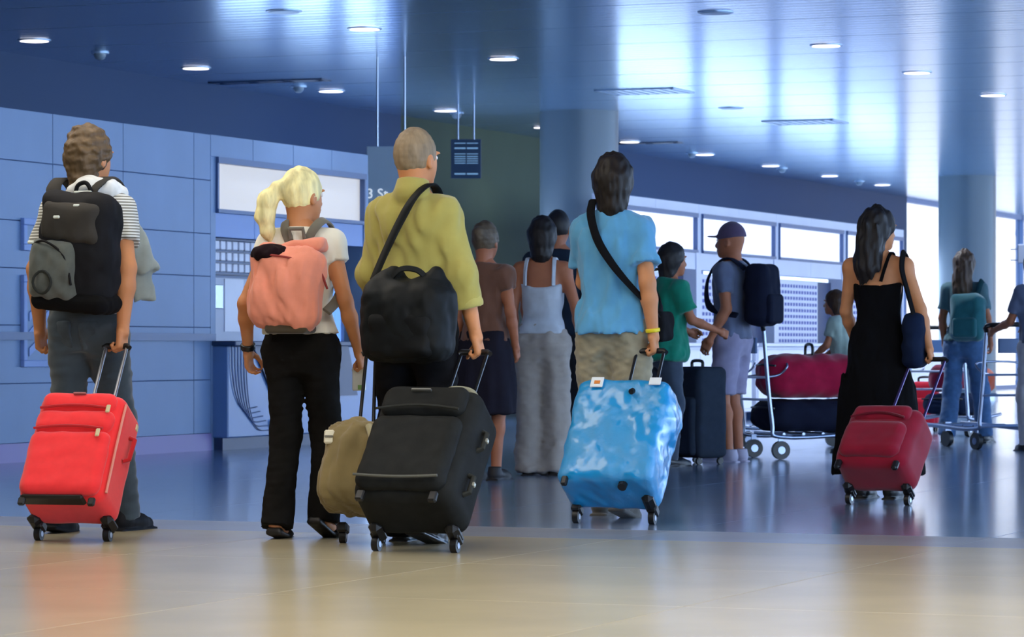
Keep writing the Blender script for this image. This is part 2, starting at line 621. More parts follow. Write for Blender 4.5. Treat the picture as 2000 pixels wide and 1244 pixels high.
# ---- glass end of the hall
def glass(name, tint):
    m = bpy.data.materials.new(name)
    m.use_nodes = True
    nt = m.node_tree
    nt.nodes.remove(nt.nodes['Principled BSDF'])
    out = nt.nodes['Material Output']
    tr = nt.nodes.new('ShaderNodeBsdfTransparent'); tr.inputs[0].default_value = tint + (1,)
    gl = nt.nodes.new('ShaderNodeBsdfGlossy'); gl.inputs['Roughness'].default_value = 0.03
    fr = nt.nodes.new('ShaderNodeFresnel'); fr.inputs['IOR'].default_value = 1.45
    mx = nt.nodes.new('ShaderNodeMixShader')
    ge = nt.nodes.new('ShaderNodeNewGeometry')
    su = nt.nodes.new('ShaderNodeMath'); su.operation = 'SUBTRACT'; su.use_clamp = True
    nt.links.new(fr.outputs[0], su.inputs[0]); nt.links.new(ge.outputs['Backfacing'], su.inputs[1])
    nt.links.new(su.outputs[0], mx.inputs[0]); nt.links.new(tr.outputs[0], mx.inputs[1]); nt.links.new(gl.outputs[0], mx.inputs[2])
    nt.links.new(mx.outputs[0], out.inputs['Surface'])
    return m
M_glass = glass('clear_window_glass', (0.93, 0.96, 1.0))
M_glass_t = glass('sun_shade_window_glass', (0.78, 0.82, 0.88))
M_glass_p = glass('pale_window_glass', (0.60, 0.55, 0.52))
UE, VB = 78.0, -16.0
wn = [0]
def glazing(a0, a1, z0, z1, n, gm, label, side=None):
    """window band across the end of the hall, or along it at v = side"""
    wn[0] += 1
    root = thing('window_%d' % wn[0], label, 'window', W(UE, a0, z0) if side is None else W(a0, side, z0), -TH if side is None else PI / 2 - TH, kind='structure')
    st = (a1 - a0) / n
    for i in range(n + 1):
        MB().box((i * st - .06, -.08, 0), (i * st + .06, .08, z1 - z0)).build('mullion', M_mull, root)
    for i in range(n):
        MB().box((i * st + .06, -.01, .08), ((i + 1) * st - .06, .01, z1 - z0 - .08)).build('pane', gm, root)
    MB().box((0, -.07, 0), (a1 - a0, .07, .08)).build('sill', M_mull, root)
    MB().box((0, -.07, z1 - z0 - .08), (a1 - a0, .07, z1 - z0)).build('head_rail', M_mull, root)
HZ = 2.45
glazing(31.4, 36.2, 0, HZ, 3, M_glass_t, 'low shaded window band in the back wall beside the corridor', side=VB)
glazing(43.6, 59.2, 0, HZ, 4, M_glass_t, 'low shaded window band in the back wall behind the white counters', side=VB)
glazing(59.2, UE, 0, CEIL, 6, M_glass_p, 'full height bright window wall beyond the white counters', side=VB)
glazing(VB, VR, 0, CEIL, 9, M_glass_p, 'full height window wall closing the far end of the hall')
glazing(-8.0, UE, 0, CEIL, 20, M_glass, 'unseen full height window wall added on the right side for daylight', side=VR)  # unseen glazing, added to throw blue daylight across the hall
struct(slab('wall_back', 16.5, 31.4, VB - .1, VB + .1, 0, CEIL, M_dwall), 'dark blue back wall behind the blue panelled wall', 'wall')
struct(slab('wall_back', -8.0, 16.5, VB - .1, VB + .1, 0, CEIL, M_sidew), 'plain warm grey wall on the near left of the hall', 'wall')
struct(slab('wall_corridor', 36.2, 43.6, VB - .1, VB + .1, 0, CEIL, M_corr), 'dark olive back wall of the corridor beside the column', 'wall')
struct(slab('trim_1', 31.4, 36.2, VB - .1, VB + .1, HZ, CEIL, M_dwall), 'dark blue header over the window band beside the corridor', 'header')
struct(slab('trim_2', 43.6, 59.2, VB - .1, VB + .1, HZ, CEIL, M_dwall), 'dark blue header over the window band behind the white counters', 'header')

# ---- columns
def column(u, v, r, label):
    m = MB().lathe([(r, 0.12), (r, CEIL)], 40)
    root = thing('column', label, 'column', W(u, v, 0), kind='structure')
    m.build('shaft', M_col, root, smooth=0.6)
    MB().lathe([(r + .03, 0), (r + .03, .1), (r + .01, .12)], 40).build('base_ring', M_steel, root, smooth=0.5)
def uv_at(px, d):
    X = (px - 1000) / FPX * d
    return X * ST + d * CT, X * CT - d * ST
u, v = uv_at(1131, 38.9); column(u, v, .46, 'thick round grey column beside the dark corridor')
u, v = uv_at(1889, 53.5); column(u, v, .46, 'thick round dark column in front of the bright end glazing')

# ---- solid blue wall on the left
wl = slab('wall_left', 17.5, 24.5, VW - .25, VW - .012, 0, 2.6, M_seam)
struct(wl, 'blue panelled wall beside the check-in counters', 'wall')
zs = [0.14, 0.58, 1.01, 1.43, 1.78, 2.22, 2.6]
us = [17.5, 18.6, 19.7, 20.8, 21.9, 23.0, 24.2, 24.5]
for i in range(len(us) - 1):
    for j in range(len(zs) - 1):
        MB().box((VW - .012, us[i] + .004, zs[j] + .003), (VW, us[i + 1] - .004, zs[j + 1] - .003), .002).build('panel', M_blue, wl)
bb = slab('baseboard_left', 17.5, 24.5, VW - .01, VW + .012, 0, .14, M_lilac)
struct(bb, 'lilac skirting along the foot of the blue wall', 'baseboard')
tr = slab('trim_3', 17.5, 24.5, VW, VW + .05, .90, .96, M_frame)
struct(tr, 'blue grey bumper rail along the blue wall', 'rail')

# framed things on the blue wall
def wall_frame(name, label, cat, u0, u1, z0, z1, inner):
    root = thing(name, label, cat, W(u0, VW, z0), -TH)
    w, h = u1 - u0, z1 - z0
    for a, b in (((0, 0, 0), (.035, w, .05)), ((0, 0, h - .05), (.035, w, h)), ((0, 0, .05), (.035, .05, h - .05)), ((0, w - .05, .05), (.035, w, h - .05))):
        MB().box(a, b, .004).build('frame_bar', M_bluel, root)
    MB().box((.002, .05, .05), (.012, w - .05, h - .05)).build('back_panel', M_blue, root)
    if inner:
        MB().box((.012, w * .62, .05), (.03, w * .62 + .02, h - .05)).build('divider', M_white, root)
        for k in range(3):
            z = .3 + k * .13
            MB().add([(.014, w * .62, z), (.014, w * .62, z + .06), (.014, .1, z - .16), (.014, .1, z - .22), (.02, w * .62, z), (.02, w * .62, z + .06), (.02, .1, z - .16), (.02, .1, z - .22)],
                     [(4, 5, 6, 7), (3, 2, 1, 0), (0, 1, 5, 4), (2, 3, 7, 6), (1, 2, 6, 5), (3, 0, 4, 7)]).build('chevron_stripe', M_bluel, root)
    return root
wall_frame('wall_cabinet', 'pale framed cabinet with slanted stripes set in the blue wall', 'cabinet', 21.42, 22.25, 0.70, 1.38, True)
wall_frame('wall_panel_frame', 'small pale blue framed access panel high on the blue wall', 'access panel', 21.42, 21.9, 1.56, 1.80, False)

# ---- check-in bays
def bay(u0, w, top, left, label):
    root = thing('check_in_bay', label, 'check-in bay', W(u0, VW, 0), -TH, 'check-in bays along the counter wall')
    face = M_blue if left else M_white
    n = 4 if left else 2
    for i in range(n):
        MB().box((-.2, i * w / n + .004, 2.42), (0, (i + 1) * w / n - .004, top), .003).build('fascia_panel', face, root)
    MB().box((-.2, 0, 0), (0, .09, 2.42)).build('post', face, root)
    MB().box((-.2, w - .09, 0), (0, w, 2.42)).build('post', face, root)
    lb = MB().box((-.06, .12, 1.99), (-.03, w - .12, 2.37)).build('light_box', M_boxl if left else M_box, root)
    for a, b in (((-.08, .09, 1.96), (.03, w - .09, 1.99)), ((-.08, .09, 2.37), (.03, w - .09, 2.42)), ((-.08, .09, 1.99), (.02, .12, 2.37)), ((-.08, w - .12, 1.99), (.02, w - .09, 2.37))):
        MB().box(a, b).build('frame_bar', M_frame, lb)
    for i in range(n):
        a0, a1 = .09 + i * (w - .18) / n, .09 + (i + 1) * (w - .18) / n
        MB().box((-.2, a0 + .003, 1.76), (-.01, a1 - .003, 1.96), .003).build('middle_panel', M_bluel if left else M_white, root)
    if left:
        sh = MB().box((-.2, .09, 1.43), (-.10, 2.5, 1.76)).build('rack', M_frame, root)
        sq = MB().box((0, 0, 0), (.03, .085, .075), .006).mesh('pigeonhole', M_white)
        for r in range(3):
            for c in range(21):
                inst('pigeonhole', sq, sh, (-.10, .105 + c * .113, 1.66 - r * .092))
        for z in (1.45, 1.545, 1.637, 1.74):
            MB().box((-.10, .09, z), (-.05, 2.5, z + .012)).build('shelf', M_navy, sh)
        MB().box((-.6, .09, .0), (-.56, 2.5, 1.43)).build('back_panel', M_offw, root)
        MB().box((-.56, .09, .9), (-.12, 2.5, .93)).build('rear_shelf', M_offw, root)
        MB().box((-.2, .09, .93), (-.12, 2.5, 1.43)).build('back_panel', M_offw, root)
        MB().box((-.12, .48, .98), (-.11, .83, 1.42)).build('white_panel', M_white, root)
        MB().box((-.12, .13, 1.17), (-.10, .43, 1.37), .005).build('switch_plate', M_steel, root)
        MB().box((-.12, .85, 1.17), (-.10, 1.02, 1.37), .005).build('switch_plate', M_bluel, root)
        MB().box((-1.6, 2.5, 0), (-1.5, w, 1.76)).build('recess_back', M_black, root)
        MB().box((-1.5, 2.46, 0), (-.1, 2.5, 1.76)).build('recess_side', M_black, root)
    else:
        pe = MB().box((-.2, .09, .70), (-.08, w * .68, 1.72)).build('perforated_panel', M_white, root)
        hol = MB()
        for r in range(12):
            for c in range(16):
                y0 = .16 + c * (w * .68 - .25) / 15.0
                hol.box((-.081, y0 - .034, .76 + r * .078), (-.076, y0 + .034, .76 + r * .078 + .040))
        ho = hol.build('hole_grid', mat('hole_blue', '#4f5ab0', rough=.5), pe)
        ho['kind'] = 'stuff'
        MB().box((-.25, w * .68, .70), (-.16, w - .09, 1.72)).build('dark_panel', mat('dark_violet_panel', '#4a5070', rough=.5), root)
        MB().box((-.2, .09, 0), (-.1, w - .09, .70)).build('lower_panel', M_white, root)
    return root
bay(24.5, 3.15, 2.6, True, 'blue check-in bay with a wide warm light box and pigeonhole rack')
for i, t in enumerate(('the grey column', 'second from the grey column', 'third from the grey column', 'the open end')):
    bay(34.02 + 3.06 * i, 3.06, 2.53, False,
        'white check-in bay with lit sign and perforated panel, ' + (t if t.startswith(('second', 'third')) else 'next to ' + t))

# ---- check-in desks
def desk(u0, w, left, label):
    root = thing('check_in_desk', label, 'check-in desk', W(u0, VW + (-.48 if left else .06), 0), -TH, 'check-in desks')
    fr = mat('desk_front_blue', '#5a80b8', rough=.3, spec=.6, var=.05, vscale=2) if left else M_white
    MB().box((.05, .02, .10), (.62, w - .02, .86), .01).build('body', fr, root)
    MB().box((.0, .0, .86), (.70, w, .90), .006).build('worktop', M_navy if left else M_white, root)
    MB().box((.08, .04, .0), (.56, w - .04, .10)).build('plinth', M_navy, root)
    if left:
        MB().add([(.625, .45, .86), (.625, 2.35, .86), (.625, 2.55, .42), (.625, .85, .42), (.64, .45, .86), (.64, 2.35, .86), (.64, 2.55, .42), (.64, .85, .42)],
                 [(4, 5, 6, 7), (3, 2, 1, 0), (0, 1, 5, 4), (2, 3, 7, 6), (1, 2, 6, 5), (3, 0, 4, 7)]).build('inset_panel', M_navy, root)
        for k in range(6):
            y0 = .06 + k * .055
            pts = [(.63, y0, .86), (.63, y0 + .01, .66 - .02 * k), (.63, y0 + .08, .46 - .03 * k), (.63, y0 + .22, .34 - .035 * k), (.63, y0 + .48, .29 - .04 * k + .06)]
            MB().tube(spline(pts, 5), .005, 6).build('curved_trim', M_frame, root)
        MB().cyl((.615, .85, .2), (.645, .85, .2), .045, n=20).build('cable_port', M_black, root, smooth=.6)
    else:
        for k in range(3):
            MB().box((.62, .04 + k * (w - .08) / 3 + .006, .14), (.632, .04 + (k + 1) * (w - .08) / 3 - .006, .83), .004).build('front_panel', M_white, root)
    return root
desk(24.52, 3.1, True, 'blue check-in desk with curved trim lines and dark inset front')
for i, t in enumerate(('next to the grey column', 'second from the grey column', 'third from the grey column', 'at the open end of the run')):
    desk(34.1 + 3.06 * i, 2.9, False, 'white check-in desk with plain panelled front, ' + t)

# ---- swivel chair behind the blue desk
ch = thing('swivel_chair', 'teal backed swivel chair behind the blue check-in desk', 'chair', W(27.15, VW - 1.0, 0), -TH)
M_teal = mat('teal_upholstery', '#1f6f6c', rough=.8, var=.1)
MB().box((-.24, -.23, .43), (.24, .23, .50), .03).build('seat', M_teal, ch)
Fc = Field((-.3, -.26, .55), (-.1, .26, 1.02), .02).box((-.22, 0, .79), (.035, .22, .20), .03, 0, bulge=.3)
fobj('backrest', Fc, M_teal, ch)
MB().box((-.25, -.03, .45), (-.2, .03, .7), .006).build('back_support', M_black, ch)
MB().cyl((0, 0, .08), (0, 0, .44), .025, n=12).build('gas_post', M_steel, ch, smooth=.6)
for q in range(5):
    an = q * 2 * PI / 5
    lg = MB().tube([(0, 0, .10), (.28 * math.cos(an), .28 * math.sin(an), .07)], [.022, .014], 8).build('leg', M_black, ch)
    MB().cyl((.28 * math.cos(an) - .015, .28 * math.sin(an), .025), (.28 * math.cos(an) + .015, .28 * math.sin(an), .025), .025, n=12).build('castor', M_black, lg)

# ---- corridor signs
def text_obj(name, s, size, m, parent, loc, rot, ext=.003):
    c = bpy.data.curves.new(name, 'FONT')
    c.body = s; c.size = size; c.extrude = ext
    c.materials.append(m)
    tmp = bpy.data.objects.new(name + '_src', c)
    COL.objects.link(tmp)
    bpy.context.view_layer.update()
    me = bpy.data.meshes.new_from_object(tmp.evaluated_get(bpy.context.evaluated_depsgraph_get()))
    COL.objects.unlink(tmp); bpy.data.objects.remove(tmp)
    o = bpy.data.objects.new(name, me)
    o.location = loc; o.rotation_euler = rot
    return link(o, parent)
u, v = uv_at(716, 31.5)
sg = thing('hanging_sign', 'grey overhead sign with small white lettering at the corridor mouth', 'sign', W(u, v, 0), -.05)
MB().box((.0, 0, 2.0), (.46, .06, 2.75), .005).build('sign_panel', mat('sign_grey_blue', '#a9bccb', rough=.4), sg)
text_obj('sign_text', '3 St', .13, mat('sign_white', '#e8eef0', rough=.5, emit='#e8eef0', estr=.6), sg, (.0, -.004, 2.26), (PI / 2, 0, 0))
for x in (.1, .36):
    MB().cyl((x, .03, 2.75), (x, .03, CEIL), .01, n=8).build('hanger', M_steel, sg)
u, v = uv_at(886, 37.6)
bd = thing('flight_board', 'dark overhead flight board with rows of pale lines in two columns', 'flight board', W(u, v, 0), -.02)
MB().box((-.03, 0, 2.76), (.31, .06, 3.2), .004).build('board_case', mat('board_dark', '#123049', rough=.4), bd)
M_line = mat('board_line', '#7fa3b5', emit='#7fa3b5', estr=.35)
for k, z in enumerate((3.15, 3.09, 3.03, 3.0, 2.975, 2.95, 2.925, 2.80)):
    for x0 in (.01, .15):
        MB().box((x0, -.006, z), (x0 + .125, 0, z + (.018 if k in (1, 7) else .010))).build('text_line', M_line, bd)
for x in (.05, .23):
    MB().cyl((x, .03, 3.2), (x, .03, CEIL), .01, n=8).build('hanger', M_steel, bd)
u, v = uv_at(1984, 40.0)
sc = thing('wall_screen', 'grey overhead screen held on two bars before the bright glazing', 'screen', W(u, v, 0), -.3)
MB().box((.02, 0, 1.86), (.75, .08, 2.09), .01).build('screen_case', mat('screen_grey', '#7d8494', rough=.4), sc)
for z in (1.9, 2.03):
    MB().cyl((-.07, .04, z), (.02, .04, z), .008, n=8).build('side_bar', M_steel, sc)
MB().cyl((.38, .04, 2.09), (.38, .04, CEIL), .02, n=10).build('hanger', M_steel, sc)

# ---- ceiling fittings
ring = MB().lathe([(.13, 0), (.15, 0), (.15, -.006), (.13, -.010)], 24).mesh('trim_ring', M_ring, .6)
disc = MB().lathe([(.128, -.013), (.128, -.002)], 24).mesh('diffuser', M_lamp, .6)
disc0 = MB().lathe([(.128, -.013), (.128, -.002)], 24).mesh('diffuser', M_lampoff, .6)
def downlight(u, v, on, label, group, power=60, col=(.75, .85, 1.0)):
    root = thing('downlight', label, 'downlight', W(u, v, CEIL), 0, group)
    inst('trim_ring', ring, root); inst('diffuser', disc if on else disc0, root)
    if on and power:
        l = bpy.data.lights.new('downlight_lamp', 'SPOT')
        l.energy = power; l.spot_size = 2.2; l.spot_blend = .6; l.shadow_soft_size = .12; l.color = col
        o = bpy.data.objects.new('downlight_lamp', l)
        o.location = (0, 0, -.06)
        link(o, root)
for k in range(10):
    downlight(26.1 + 3.15 * k, -15.05, True, 'lit round ceiling downlight in the row behind the counter wall', 'downlights behind the counters', 30)
for u, on in ((24.6, False), (26.2, True), (29.4, True), (36.4, False)):
    downlight(u, -11.85, on, 'lit round ceiling downlight in the row above the counter fronts' if on else 'unlit grey round ceiling disc in the row above the counter fronts',
              'downlights above the counter fronts' if on else 'unlit ceiling discs above the counter fronts', 40)
for k in range(8):
    downlight(26.0 + 3.2 * k, -8.6, k > 0, 'lit round ceiling downlight in the row over the queue lanes' if k > 0 else 'unlit grey ceiling disc at the head of the queue lane row',
              'downlights over the queue lanes' if k > 0 else None, 450)
dome = MB().lathe([(.055, 0), (.055, -.035), (.042, -.06), (.025, -.07), (.005, -.073)], 16).mesh('housing', mat('dome_grey', '#8fa0ad', rough=.3), .8)
for k in range(7):
    root = thing('dome_camera', 'small grey dome camera between the downlights behind the counter wall', 'camera', W(27.4 + 4.3 * k, -15.1, CEIL), 0, 'ceiling dome cameras')
    inst('housing', dome, root)
    MB().lathe([(.085, 0), (.085, -.012)], 16).build('base_plate', M_ring, root, smooth=.6)
def vent(u, v, du, dv, label, dark):
    root = thing('ceiling_vent', label, 'vent', W(u, v, CEIL), -TH)
    m = M_navy if dark else M_ring
    t = .012
    for a, b in (((-dv, -du, -t), (dv, -du + .04, 0)), ((-dv, du - .04, -t), (dv, du, 0)), ((-dv, -du, -t), (-dv + .04, du, 0)), ((dv - .04, -du, -t), (dv, du, 0))):
        MB().box(a, b).build('frame_bar', m, root)
    n = 3 if dark else 7
    for k in range(n):
        x = -dv + .06 + (2 * dv - .12) * (k + .5) / n
        MB().box((x - dv / n * .6, -du + .04, -.01), (x + dv / n * .6, du - .04, -.004)).build('slat', m, root)
vent(33.7, -11.95, .35, .45, 'square slatted ceiling grille between two unlit discs', False)
vent(39.0, -11.75, .35, .45, 'square slatted ceiling grille past the grey column', False)
vent(31.0, -15.1, .12, .65, 'long dark slot diffuser in the ceiling over the light box bay', True)
vent(42.2, -15.1, .12, .65, 'long dark slot diffuser in the ceiling past the grey column', True)
# ================================================================== people
def skin_mat(name, col):
    m = mat(name, col, rough=0.55, spec=0.35, var=0.08, vscale=9)
    b = m.node_tree.nodes['Principled BSDF']
    b.inputs['Subsurface Weight'].default_value = 0.08
    b.inputs['Subsurface Radius'].default_value = (0.02, 0.008, 0.004)
    return m
SKIN = skin_mat('skin_tan', '#c8875a')
SKIN2 = skin_mat('skin_brown', '#a8694a')
EYE = mat('eye_white', '#e8e4de', rough=.2)
def cloth(name, col, **kw):
    d = dict(rough=.9, spec=.15, var=.10, vscale=14, bump=.25, bscale=450, sheen=.25, bdist=.001)
    if max(lin(col)[:3]) < .06: d['sheen'] = 0.0
    d.update(kw)
    return mat(name, col, **d)
def hairm(name, col):
    return mat(name, col, rough=.55, spec=.35, var=.35, vscale=26, bump=.5, bscale=90, bdist=.003, stretch=(1, 1, .25))

def v3(*a): return np.array(a, float)

TORSO = [  # z, cx, cy, half width, half depth   (1.78 m man)
    (.80, 0, -.005, .10, .08), (.86, 0, -.012, .155, .105), (.93, 0, -.015, .168, .115), (1.02, 0, -.005, .155, .10), (1.10, 0, .0, .142, .095),
    (1.20, 0, .0, .152, .104), (1.30, 0, -.005, .168, .115), (1.38, 0, -.012, .172, .112), (1.44, 0, -.015, .150, .092), (1.49, 0, -.012, .085, .065), (1.52, 0, -.01, .06, .058)]
TORSO_W = [
    (.80, 0, -.005, .10, .08), (.86, 0, -.02, .160, .115), (.92, 0, -.025, .172, .122), (1.00, 0, -.01, .150, .102), (1.10, 0, .0, .118, .085),
    (1.20, 0, .0, .128, .094), (1.30, 0, .01, .142, .115), (1.38, 0, -.006, .148, .100), (1.44, 0, -.012, .130, .082), (1.49, 0, -.012, .075, .058), (1.52, 0, -.01, .052, .05)]

def foot_frame(ankle, yaw, pitch):
    return Matrix.Translation(Vector(ankle)) @ Matrix.Rotation(yaw, 4, 'Z') @ Matrix.Rotation(-pitch, 4, 'X')

class Person:
    def __init__(self, label, px, d, H, yaw=-22, sex='m', arms=None, legs=None, head_yaw=0, head_tilt=0, wide=1.0,
                 skin=None, h=.011, lean=0.0, z0=0.0, group=None, shoulder=None, curl=(.45, .45), hand_twist=(0, 0), thin=.9, shr=.066):
        self.thin = thin; self.shr = shr
        self.k = H / 1.78
        self.M = Matrix.Translation(((px - 1000) / FPX * d, d, z0)) @ Matrix.Rotation(math.radians(yaw), 4, 'Z')
        self.yaw = math.radians(yaw)
        self.h = h
        self.root = thing('person', label, 'person', self.M.translation, self.yaw, group)
        self.skin = skin or SKIN
        k = self.k
        wm = sex == 'w'
        sw = shoulder or (.155 if wm else .178)
        A = {'L': [(-sw, -.01, 1.42), (-sw - .05, -.03, 1.16), (-sw - .055, .05, .92)],
             'R': [(sw, -.01, 1.42), (sw + .05, -.03, 1.16), (sw + .055, .05, .92)]}
        if arms:
            for s in arms:
                A[s] = [A[s][0]] + list(arms[s]) if len(arms[s]) == 2 else list(arms[s])
        hx = .092
        L = {'L': [(-hx, -.01, .90), (-hx, .03, .49), (-hx, -.02, .085), 0, 0],
             'R': [(hx, -.01, .90), (hx, .03, .49), (hx, -.02, .085), 0, 0]}
        if legs:
            for s in legs:
                L[s] = list(legs[s])
        tz = lean
        def ln(p):     # lean of everything above the hips
            p = np.array(p, float)
            if p[2] > .9: p = p + np.array([0, tz * (p[2] - .9), 0])
            return p * k
        self.A = {s: [ln(p) for p in A[s]] for s in A}
        self.L = {s: [np.array(p, float) * k for p in L[s][:3]] + L[s][3:] for s in L}
        T = TORSO_W if wm else TORSO
        self.T = [(z * k, cx * k, (cy + (tz * (z - .9) if z > .9 else 0)) * k, wx * k * wide, wy * k * (0.5 + wide / 2)) for z, cx, cy, wx, wy in T]
        self.sex = sex; self.wide = wide
        hc = ln((0, .005, 1.648))
        self.HM = Matrix.Translation(Vector(hc)) @ Matrix.Rotation(math.radians(head_yaw), 4, 'Z') @ Matrix.Rotation(math.radians(-head_tilt), 4, 'X') @ Matrix.Scale(k * 1.07, 4)
        self.hc = hc
        self.curl = dict(L=curl[0], R=curl[1]); self.tw = dict(L=hand_twist[0], R=hand_twist[1])
        self.build_body(ln)
    def bounds(self, pts, m):
        P = np.array([p for p in pts])
        return P.min(0) - m, P.max(0) + m
    def build_body(self, ln):
        k = self.k
        pts = [p for s in 'LR' for p in self.A[s] + self.L[s][:3]] + [v3(0, 0, 1.56 * k)]
        lo, hi = self.bounds(pts, .14 * k)
        lo[2] = min(p[2] for s in 'LR' for p in self.L[s][:3]) - .09 * k
        F = Field(lo, hi, self.h)
        F.loft([(z, cx, cy, w_ * (.90 if z < 1.12 * k else 1), d_ * (.86 if z < 1.12 * k else 1)) for z, cx, cy, w_, d_ in self.T], .02)
        th = 1.0 if self.sex == 'm' else .9
        for s in 'LR':
            S, E, Wr = self.A[s]
            sh = .84 if self.shr < .065 else 1.0      # slimmer under a close fitting shirt
            F.ell(S, sh * v3(.054, .056, .056) * k * th, .05)
            F.cone(ln((0, -.02, 1.475)), S + v3(0, 0, .012 * sh - .010 * (sh < 1)) * k, .042 * k * th * sh, .036 * k * th * sh, .04)
            F.cone(S, E, .052 * k * th * sh, .040 * k * th, .035)
            mid = E * .68 + Wr * .32
            F.chain([E, mid, Wr], [.040 * k * th, .041 * k * th, .027 * k * th], .02)
            Hp, Kn, An = self.L[s][:3]
            q_ = self.thin
            F.chain([Hp, Kn], [.088 * k * q_, .056 * k * q_], .04)
            calf = Kn * .68 + An * .32 + v3(0, -.012 * k, 0)
            F.chain([Kn, calf, An], [.054 * k * q_, .054 * k * q_, .036 * k], .03)
            Mf = foot_frame(self.L[s][2], math.radians(self.L[s][3]), math.radians(self.L[s][4]))
            def fp(x, y, z): return np.array(Mf @ Vector((x * k, y * k, z * k)))
            F.cone(fp(0, -.03, -.045), fp(0, .11, -.055), .034 * k, .026 * k, .03)
            F.cone(fp(0, .08, -.058), fp(.005 if s == 'R' else -.005, .165, -.062), .032 * k, .022 * k, .02)
        F.cone(ln((0, -.015, 1.44)), np.array(self.HM @ Vector((0, -.022, -.05))), .058 * k * (1 if self.sex == 'm' else .86), .054 * k * (1 if self.sex == 'm' else .86), .03)
        parts = [F.poly() + (0,)]
        # head
        G = Field((-.11, -.13, -.15), (.11, .14, .15), .0065 if self.h < .012 else .009)
        G.ell((0, -.008, .02), (.074, .094, .103), 0)
        G.ell((0, .03, -.035), (.060, .066, .075), .03)
        G.cone((0, .055, -.085), (0, .072, -.092), .030, .022, .03)
        G.cone((0, .085, .012), (0, .108, -.030), .008, .013, .012)
        G.ell((0, .098, -.035), (.017, .012, .010), .012)
        for sx in (-1, 1):
            G.ell((sx * .034, .098, .008), (.017, .016, .012), .012, op='s')
            G.ell((sx * .033, .086, .028), (.024, .012, .007), .012)
            G.ell((sx * .077, -.006, -.012), (.010, .020, .031), .006)
            G.ell((sx * .085, .0, -.010), (.006, .011, .018), .004, op='s')
        G.ell((0, .096, -.058), (.024, .009, .006), .006)
        G.ell((0, .094, -.070), (.021, .009, .007), .006)
        G.cone((0, -.025, -.05), (0, -.03, -.14), .05, .052, .03)
        v, q = G.poly()
        R = np.array(self.HM)
        parts.append((v @ R[:3, :3].T + R[:3, 3], q, 0))
        for sx in (-1, 1):
            E_ = Field((-.014,) * 3, (.014,) * 3, .006).ell((0, 0, 0), (.012, .012, .012), 0)
            v, q = E_.poly()
            v = v + v3(sx * .034, .080, .008)
            parts.append((v @ R[:3, :3].T + R[:3, 3], q, 1))
        # hands
        for s in 'LR':
            v, q = self.hand(s)
            parts.append((v, q, 0))
        me = np_mesh('body', parts, [self.skin, EYE])
        link(bpy.data.objects.new('body', me), self.root)
    def hand_frame(self, s):
        S, E, Wr = self.A[s]
        z = Vector(E - Wr).normalized()
        y = Vector((0, 1, 0)); y = (y - z * y.dot(z)).normalized()
        x = y.cross(z)
        M = Matrix((x, y, z)).transposed().to_4x4()
        M.translation = Vector(Wr)
        return M @ Matrix.Rotation(math.radians(self.tw[s]), 4, 'Z') @ Matrix.Scale(self.k * (1 if self.sex == 'm' else .9), 4)
    def hand(self, s):
        inn = 1.0 if s == 'L' else -1.0          # palm side
        c = self.curl[s]
        G = Field((-.09, -.09, -.21), (.09, .09, .04), .0045 if self.h < .012 else .007)
        G.cone((0, 0, .03), (0, 0, -.02), .027, .029, .02)
        G.box((0, -.001, -.052), (.014, .039, .042), .013, .012)
        for i, (y, ln_) in enumerate(((.030, .072), (.0105, .080), (-.0095, .074), (-.029, .058))):
            p = v3(0, y, -.088 + (.004 if i in (0, 3) else 0))
            a = 0.0
            r = .0095
            for seg, f in enumerate((.45, .31, .24)):
                a += c * (1.15 if seg == 0 else 1.35)
                dvec = v3(inn * math.sin(a), y * .8 * (1 - c) * .5, -math.cos(a)); dvec /= np.linalg.norm(dvec)
                q = p + dvec * ln_ * f
                G.cone(p, q, r, r - .0012, .004)
                p = q; r -= .0012
        p0 = v3(inn * .004, .030, -.025)
        p1 = p0 + v3(inn * .022, .026 * (1 - .5 * c), -.028)
        p2 = p1 + v3(inn * .016 * (1 + c), .010 * (1 - 2 * c), -.028)
        p3 = p2 + v3(inn * .010, -.006 - .012 * c, -.020)
        G.chain([p0, p1, p2, p3], [.016, .0125, .0105, .008], .008)
        v, q = G.poly()
        R = np.array(self.hand_frame(s))
        return v @ R[:3, :3].T + R[:3, 3], q
    # -------- clothing
    def torso_grow(self, grow, zlo, zhi, flare=0.0, shift=0.0):
        out = []
        for z, cx, cy, wx, wy in self.T:
            if z < zlo - .15 or z > zhi + .05: continue
            t = max(0.0, (1.25 * self.k - z) / .4)
            out.append((z, cx, cy, wx + grow + flare * t, wy + grow + flare * t))
        if out[0][0] > zlo:
            o = out[0]; out.insert(0, (zlo - .02,) + o[1:])
        return out
    def shirt(self, m, hem=.92, sleeve=.55, grow=.014, flare=.012, sr=.064, neck=1.505, tilt=0.0, wr=.006, seed=1, name='shirt', sleeves='LR', rend=None, straight=True, neckslope=.25, collar=False):
        k = self.k
        pts = [self.A[s][i] for s in 'LR' for i in range(3)] + [v3(0, 0, hem * k), v3(0, 0, 1.56 * k)]
        lo, hi = self.bounds(pts, .12 * k)
        lo[0] = min(lo[0], -.27 * k); hi[0] = max(hi[0], .27 * k); lo[1] = min(lo[1], -.2 * k); hi[1] = max(hi[1], .2 * k)
        lo[2] = hem * k - .05
        if sleeve > 1: lo[2] = min(lo[2], min(self.A[s][2][2] for s in 'LR') - .05)
        F = Field(lo, hi, self.h * .9)
        T = self.torso_grow(grow, hem * k, 1.6 * k, flare)
        if straight:      # cloth hangs from the chest without following the waist
            zc = 1.28 * k
            wc = [t for t in T if t[0] >= zc - .01][0]
            T = [t if t[0] >= zc else (t[0], t[1], t[2], max(t[3], wc[3] * .96), max(t[4], wc[4] * .95)) for t in T]
        F.loft(T, .02)
        F.cut((0, 0, hem * k), (math.sin(tilt), 0, -math.cos(tilt)))
